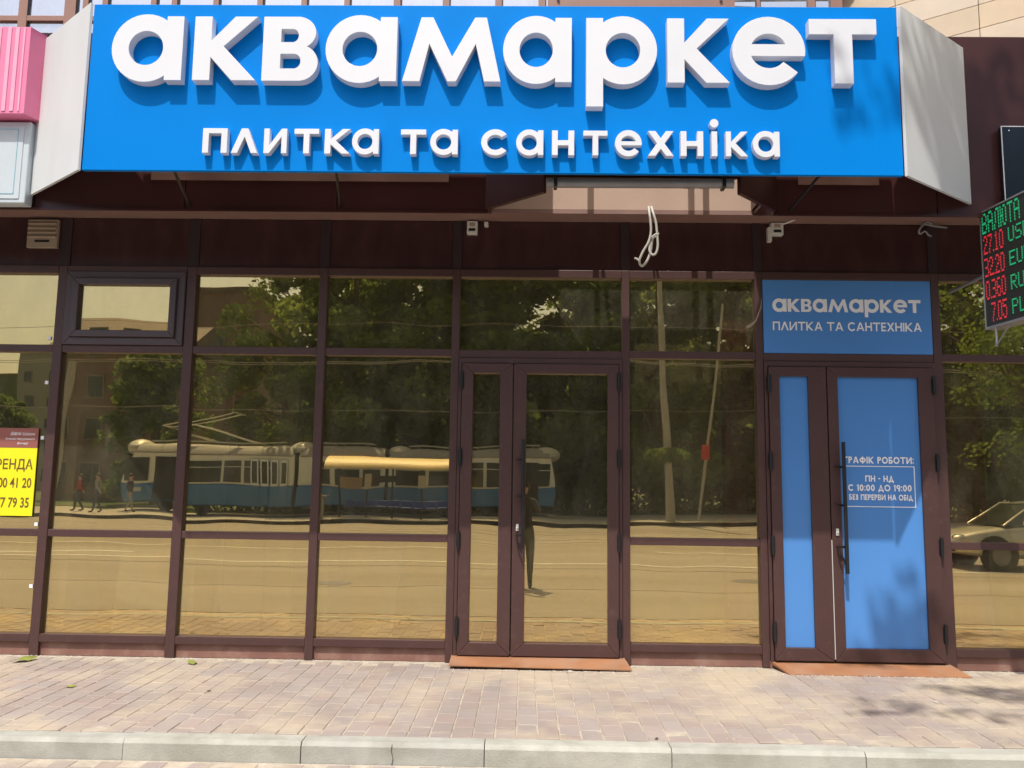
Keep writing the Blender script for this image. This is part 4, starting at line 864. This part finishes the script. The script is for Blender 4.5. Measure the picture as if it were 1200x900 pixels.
# ================================================================== TREES
def crown_mesh(seed, H, rx, n, size, m, low=.05):
    rs = random.Random(seed); b = MB()
    cl = []
    for k in range(80):
        a = rs.uniform(0, 2 * math.pi); t_ = rs.random(); z = H * (low + (1 - low) * t_); rr = rx * math.sqrt(max(.05, 1 - (abs(t_ - .42) / .62) ** 2)) * rs.uniform(.35, 1.0)
        cl.append((rr * math.cos(a), rr * math.sin(a), z, rs.uniform(.6, 1.45)))
    for c in cl:
        q = leaves(int(n / 80), c[:3], (c[3] * 1.15, c[3] * 1.15, c[3] * .8), size, rs, .3); b.v += [] ; b.add(q.v, q.f)
    return b.mesh('crown', m), cl
def trunk_mesh(cl, H, r, seed):
    rs = random.Random(seed); b = MB().tube([(0, 0, -.2), (rs.uniform(-.1, .1), 0, H * .2), (rs.uniform(-.3, .3), rs.uniform(-.2, .2), H * .5), (rs.uniform(-.4, .4), 0, H * .85)], [r * 1.25, r, r * .6, r * .15], 10)
    for c in cl[::3]: z = max(H * .15, c[2] - 2.2); b.tube([(0, 0, z), (c[0] * .5, c[1] * .5, z + (c[2] - z) * .4), (c[0], c[1], c[2])], [r * .34, r * .2, r * .06], 6)
    return b.mesh('trunk', M['bark'])
KINDS = []
for k, (H, rx, n, sz, m) in enumerate(((16.5, 5.0, 15000, .42, 'leaf'), (15.5, 4.8, 14000, .40, 'leaf2'), (18, 5.2, 16000, .42, 'leaf'), (16, 4.8, 14000, .40, 'leaf2'))):
    cm, cl = crown_mesh(20 + k, H, rx, n, sz, M[m]); KINDS.append((cm, trunk_mesh(cl, H, .3, k)))
def tree(x, y, k, rz, s, label, group='trees across the street', z=-.09):
    t_ = thing('tree', (x, y, z), label, 'tree', group); t_.rotation_euler[2] = rz; t_.scale = (s, s, s)
    for nm, me in (('crown', KINDS[k][0]), ('trunk', KINDS[k][1])):
        o = bpy.data.objects.new(nm, me); COL.objects.link(o); o.parent = t_
spots = [(-27.5, -36, 1, .36, 'small leafy tree left of the thick pale pole'), (-21.6, -42, 1, .62, 'tree right of the brick house behind the tram front'), (-14.0, -42, 2, .80, 'tall tree behind the tram pantograph'), (-10, -40.5, 0, .95, 'tree behind the front joint of the tram'), (-5.5, -42, 3, 1.1, 'dark tree behind the tram shelter'),
         (-1, -40, 1, 1.12, 'tree behind the rear section of the tram'), (3.2, -41.5, 0, 1.0, 'tree right of the tram end'), (7.5, -40, 3, 1.1, 'dark tree behind the flower pole'), (11.8, -42, 2, .92, 'tall tree behind the thin leaning pole'), (16.5, -40, 1, 1.1, 'tree mirrored beside the right column'), (21.5, -41, 0, 1.0, 'second tree from the right end of the row'), (26.5, -40, 3, 1.05, 'tree at the right end of the row'),
         (-12, -49, 2, .95, 'rear tree between the brick house and the tram joint'), (-3.5, -49, 0, 1.05, 'rear tree above the tram shelter'), (5, -49, 2, 1.0, 'rear tree above the tram end'), (14, -49, 1, 1.2, 'rear tree between the leaning pole and the right column'), (23, -50, 2, 1.0, 'rear tree at the right')]
for i, (x, y, k, s, lb_) in enumerate(spots): tree(x, y, k, i * 1.7, s, lb_)
ug = MB()
rs = random.Random(8)
for i in range(34): q = leaves(420, (-17 + i * 1.35, -37.9 - rs.random() * 1.5, .8), (1.1, .8, 1.0 + rs.random() * .5), .26, rs); ug.add(q.v, q.f)
tag(ug.build('hedge', M['leaf2']), 'dark hedge below the trees behind the tram', 'hedge')
# roadside tree whose branches shade the right of the shop front
def lit_target(x, y, z, t_): return Vector((x, y, z)) + Vector((to_sun.x, to_sun.y, to_sun.z)) * t_
rt_ = thing('roadside_tree', (10.5, -4.2, -.16), 'large roadside tree standing right of the shop with overhanging branches', 'tree')
rs = random.Random(12); cb = MB(); br_ = MB().tube([(10.5, -4.2, -.4), (10.45, -4.2, 3), (10.2, -4.3, 6.5), (9.8, -4.4, 11)], [.32, .26, .2, .1], 12)
tg_ = []
for x, y, z, sx, n in ((3.9, -.9, 0, .55, 5), (3.2, -.7, 0, .5, 5), (2.55, -1.25, 0, .45, 3), (4.3, -1.6, 0, .4, 4), (2.72, -.03, .28, .06, 1), (2.92, -.03, .50, .10, 2), (3.12, -.03, .30, .05, 1), (4.0, -.74, 4.3, .45, 6), (4.2, -.3, 5.2, .4, 3), (3.12, -.9, 4.5, .2, 4), (3.1, -.95, 4.1, .2, 4), (3.1, -.95, 3.75, .2, 4), (2.40, SY, 3.78, .10, 1), (3.7, 0, 2.0, .35, 4), (4.4, 0, 1.2, .4, 4), (3.7, 0, 3.0, .4, 4), (3.25, 0, 2.9, .1, 1), (4.6, -.7, 3.6, .4, 5)):
    for k in range(n): tg_.append(lit_target(x + rs.gauss(0, sx * .55), y + rs.gauss(0, .10), z + rs.gauss(0, sx * .35), rs.uniform(9.5, 12) if z < 2.5 else rs.uniform(8, 10.5)))
for p in tg_:
    q = leaves(24, p, (.30, .14, .17), .12, rs); cb.add(q.v, q.f)
    st = Vector((9.9, -4.35, max(5.5, p.z - 1.8))); br_.tube([st, st.lerp(p, .5) + Vector((0, 0, .5)), p], [.05, .022, .006], 6)
for k in range(60):
    c = (10 + rs.gauss(0, 1.8), -4.2 + rs.gauss(0, 1.4), 9.5 + rs.gauss(0, 1.5)); q = leaves(60, c, (.9, .9, .7), .16, rs); cb.add(q.v, q.f)
cb.build('crown', M['leaf'], rt_); br_.build('trunk', M['bark'], rt_)
# low hanging tree mirrored in the right hand pane
t2 = thing('street_tree', (13.6, -15.0, -.26), 'bright leafy street tree mirrored in the far right pane', 'tree')
cb = MB(); br2 = MB().tube([(13.6, -15, -.3), (13.5, -15, 2.5), (13.2, -15, 5)], [.2, .16, .08], 10); rs = random.Random(4)
for k in range(46):
    c = Vector((12.4 + rs.gauss(0, 1.0), -15 + rs.gauss(0, 1.0), 5.2 + rs.gauss(0, 1.1))); q = leaves(60, c, (.6, .6, .4), .14, rs); cb.add(q.v, q.f)
    if k % 4 == 0: br2.tube([(13.3, -15, 3.6), c.lerp(Vector((13.3, -15, 3.6)), .4) + Vector((0, 0, .3)), c], [.05, .03, .01], 6)
cb.build('crown', M['leaf3'], t2); br2.build('trunk', M['bark'], t2)

# ================================================================== HOUSES across the street
def house(name, x0, x1, yf, depth, H, wallm, label, cols, rows, w0=1.2, h0=1.5, z_first=1.2, roof=True, base=-.1):
    t_ = thing(name, ((x0 + x1) / 2, yf, base), label, 'building'); MB().box(x0, x1, yf - depth, yf, base, H).build('wall', M[wallm], t_)
    if roof: MB().prism([(yf + .4, H), (yf - depth - .4, H), (yf - depth / 2, H + 2.4)], 0, x0 - .4, x1 + .4).build('roof', M['rooftile'], t_)
    else: MB().box(x0 - .1, x1 + .1, yf - depth, yf + .1, H, H + .5).build('roof', M['rooftile'], t_)
    for c in range(cols):
        for r_ in range(rows):
            cx = x0 + (x1 - x0) * (c + .5) / cols; z = z_first + r_ * 3.0
            w_ = MB().box(cx - w0 / 2, cx + w0 / 2, yf - .02, yf + .06, z, z + h0).build('window', M['vent'], t_); MB().box(cx - w0 / 2 + .08, cx + w0 / 2 - .08, yf + .061, yf + .075, z + .08, z + h0 - .08).build('pane', M['tramglass'], w_); MB().box(cx - .03, cx + .03, yf + .076, yf + .09, z + .08, z + h0 - .08).build('bar', M['ground'], w_)
    return t_
house('brick_house', -33, -24.0, -50, 9, 10.6, 'brick', 'four storey brick house with white window frames across the street', 4, 4, 1.3, 1.6, .9)
house('apartment_block', -64, -52, -95, 12, 17.3, 'plaster', 'plain grey apartment block far behind the brick house', 4, 5, roof=False)
house('corner_house', -30.5, -24.0, -66, 10, 18.2, 'brick', 'tall brown block rising behind the brick house', 3, 5, roof=False)
hl = MB(); n = 60
V = []; 
for i in range(n + 1):
    x = -420 + 840 * i / n; h = 40 + 4.5 * math.sin(x * .013 + 1) + 2 * math.sin(x * .05)
    V += [(x, -230, -1), (x, -250, h), (x, -330, h * .9)]
F = []
for i in range(n): a = i * 3; F += [(a, a + 3, a + 4, a + 1), (a + 1, a + 4, a + 5, a + 2)]
hl.add(V, F).build('hill', M['grass'])
tag(bpy.data.objects['hill'], kind='structure')

# ================================================================== PARKED CAR (mirrored at right)
def car(loc):
    c = thing('parked_car', loc, 'light beige saloon car parked at the near kerb side, nose to the left', 'car'); ox_, oy_, oz = loc
    # lower body profile in X (nose at -x) and sections across Y
    prof = [(0, .42, .62), (.05, .30, .70), (.45, .24, .82), (1.25, .22, .93), (1.45, .22, .95), (2.6, .22, .97), (3.6, .22, .97), (4.25, .28, .95), (4.38, .40, .85)]
    b = MB(); V = []; F = []; W = .86
    for (x, zb, ztp) in prof:
        wv_ = W * (.80 if x < .04 or x > 4.3 else .93 if x < .3 or x > 4.1 else 1)
        ring = [(-wv_, zb + .06), (-wv_ - .02, (zb + ztp) / 2), (-wv_ + .03, ztp - .06), (-wv_ + .12, ztp), (wv_ - .12, ztp + .015), (wv_ - .03, ztp - .06), (wv_ + .02, (zb + ztp) / 2), (wv_, zb + .06), (wv_ - .1, zb), (-wv_ + .1, zb)]
        V += [(ox_ + x, oy_ + y, oz + z) for y, z in ring]
    m_ = 10
    for i in range(len(prof) - 1): F += [(i * m_ + k, i * m_ + (k + 1) % m_, (i + 1) * m_ + (k + 1) % m_, (i + 1) * m_ + k) for k in range(m_)]
    F += [tuple(range(m_)), tuple(range((len(prof) - 1) * m_, len(prof) * m_))[::-1]]
    o = b.add(V, F).build('body', M['car'], c, smooth=True); s = o.modifiers.new('s', 'SUBSURF'); s.levels = 1; s.render_levels = 2
    cab = [(1.10, .95, .74), (1.82, 1.42, .60), (2.3, 1.45, .59), (3.0, 1.44, .59), (3.75, .96, .72)]
    V = []; F = []
    for x, z, hw in cab: V += [(ox_ + x, oy_ - hw, oz + z), (ox_ + x, oy_ + hw, oz + z)]
    for x, z, hw in cab[1:4]: V += [(ox_ + x, oy_ - .78, oz + .93), (ox_ + x, oy_ + .78, oz + .93)]
    F = [(0, 1, 3, 2), (6, 7, 9, 8)]; MB().add(V, F + [(0, 2, 10), (1, 11, 3), (2, 4, 12, 10), (4, 6, 14, 12), (6, 8, 14), (3, 11, 13, 5), (5, 13, 15, 7), (7, 15, 9)]).build('windows', M['carglass'], c)
    MB().add([(ox_ + x, oy_ + y * s_, oz + z + .012) for x, z, s_ in ((1.80, 1.42, .61), (2.3, 1.46, .60), (3.02, 1.455, .60), (3.1, 1.40, .61)) for y in (-1, 1)], [(0, 1, 3, 2), (2, 3, 5, 4), (4, 5, 7, 6)]).build('roof', M['car'], c)
    p = MB()
    for sy in (-1, 1):
        p.tube([(ox_ + 1.10, oy_ + sy * .76, oz + .95), (ox_ + 1.82, oy_ + sy * .61, oz + 1.43), (ox_ + 3.0, oy_ + sy * .60, oz + 1.45), (ox_ + 3.78, oy_ + sy * .74, oz + .97)], .022, 8); p.tube([(ox_ + 2.45, oy_ + sy * .78, oz + .94), (ox_ + 2.5, oy_ + sy * .61, oz + 1.44)], .03, 8)
    p.build('pillars', M['car'], c, smooth=True)
    for x in (.82, 3.45):
        for sy in (-1, 1):
            w_ = MB().cyl((ox_ + x, oy_ + sy * .80, oz + .31), 1, .32, .2, 28).build('wheel', M['rubber'], c, smooth=True); MB().cyl((ox_ + x, oy_ + sy * .85, oz + .31), 1, .20, .11, 20).build('rim', M['steel'], w_)
            MB().cyl((ox_ + x, oy_ + sy * .79, oz + .33), 1, .38, .19, 28).build('wheel_arch', M['rubber'], c)
    for sy in (-1, 1): MB().ball((ox_ + .17, oy_ + sy * .62, oz + .66), (.16, .19, .08), 12).build('headlight', M['chrome'], c, smooth=True); MB().box(ox_ + 1.45, ox_ + 1.6, oy_ + sy * .98 - .1, oy_ + sy * .98 + .1, oz + .95, oz + 1.06).build('mirror', M['car'], c, bevel=.03)
    MB().box(ox_ - .03, ox_ + .03, oy_ - .45, oy_ + .45, oz + .36, oz + .5).build('grille', M['rubber'], c)
    return c
car((9.45, -12.4, -.262))
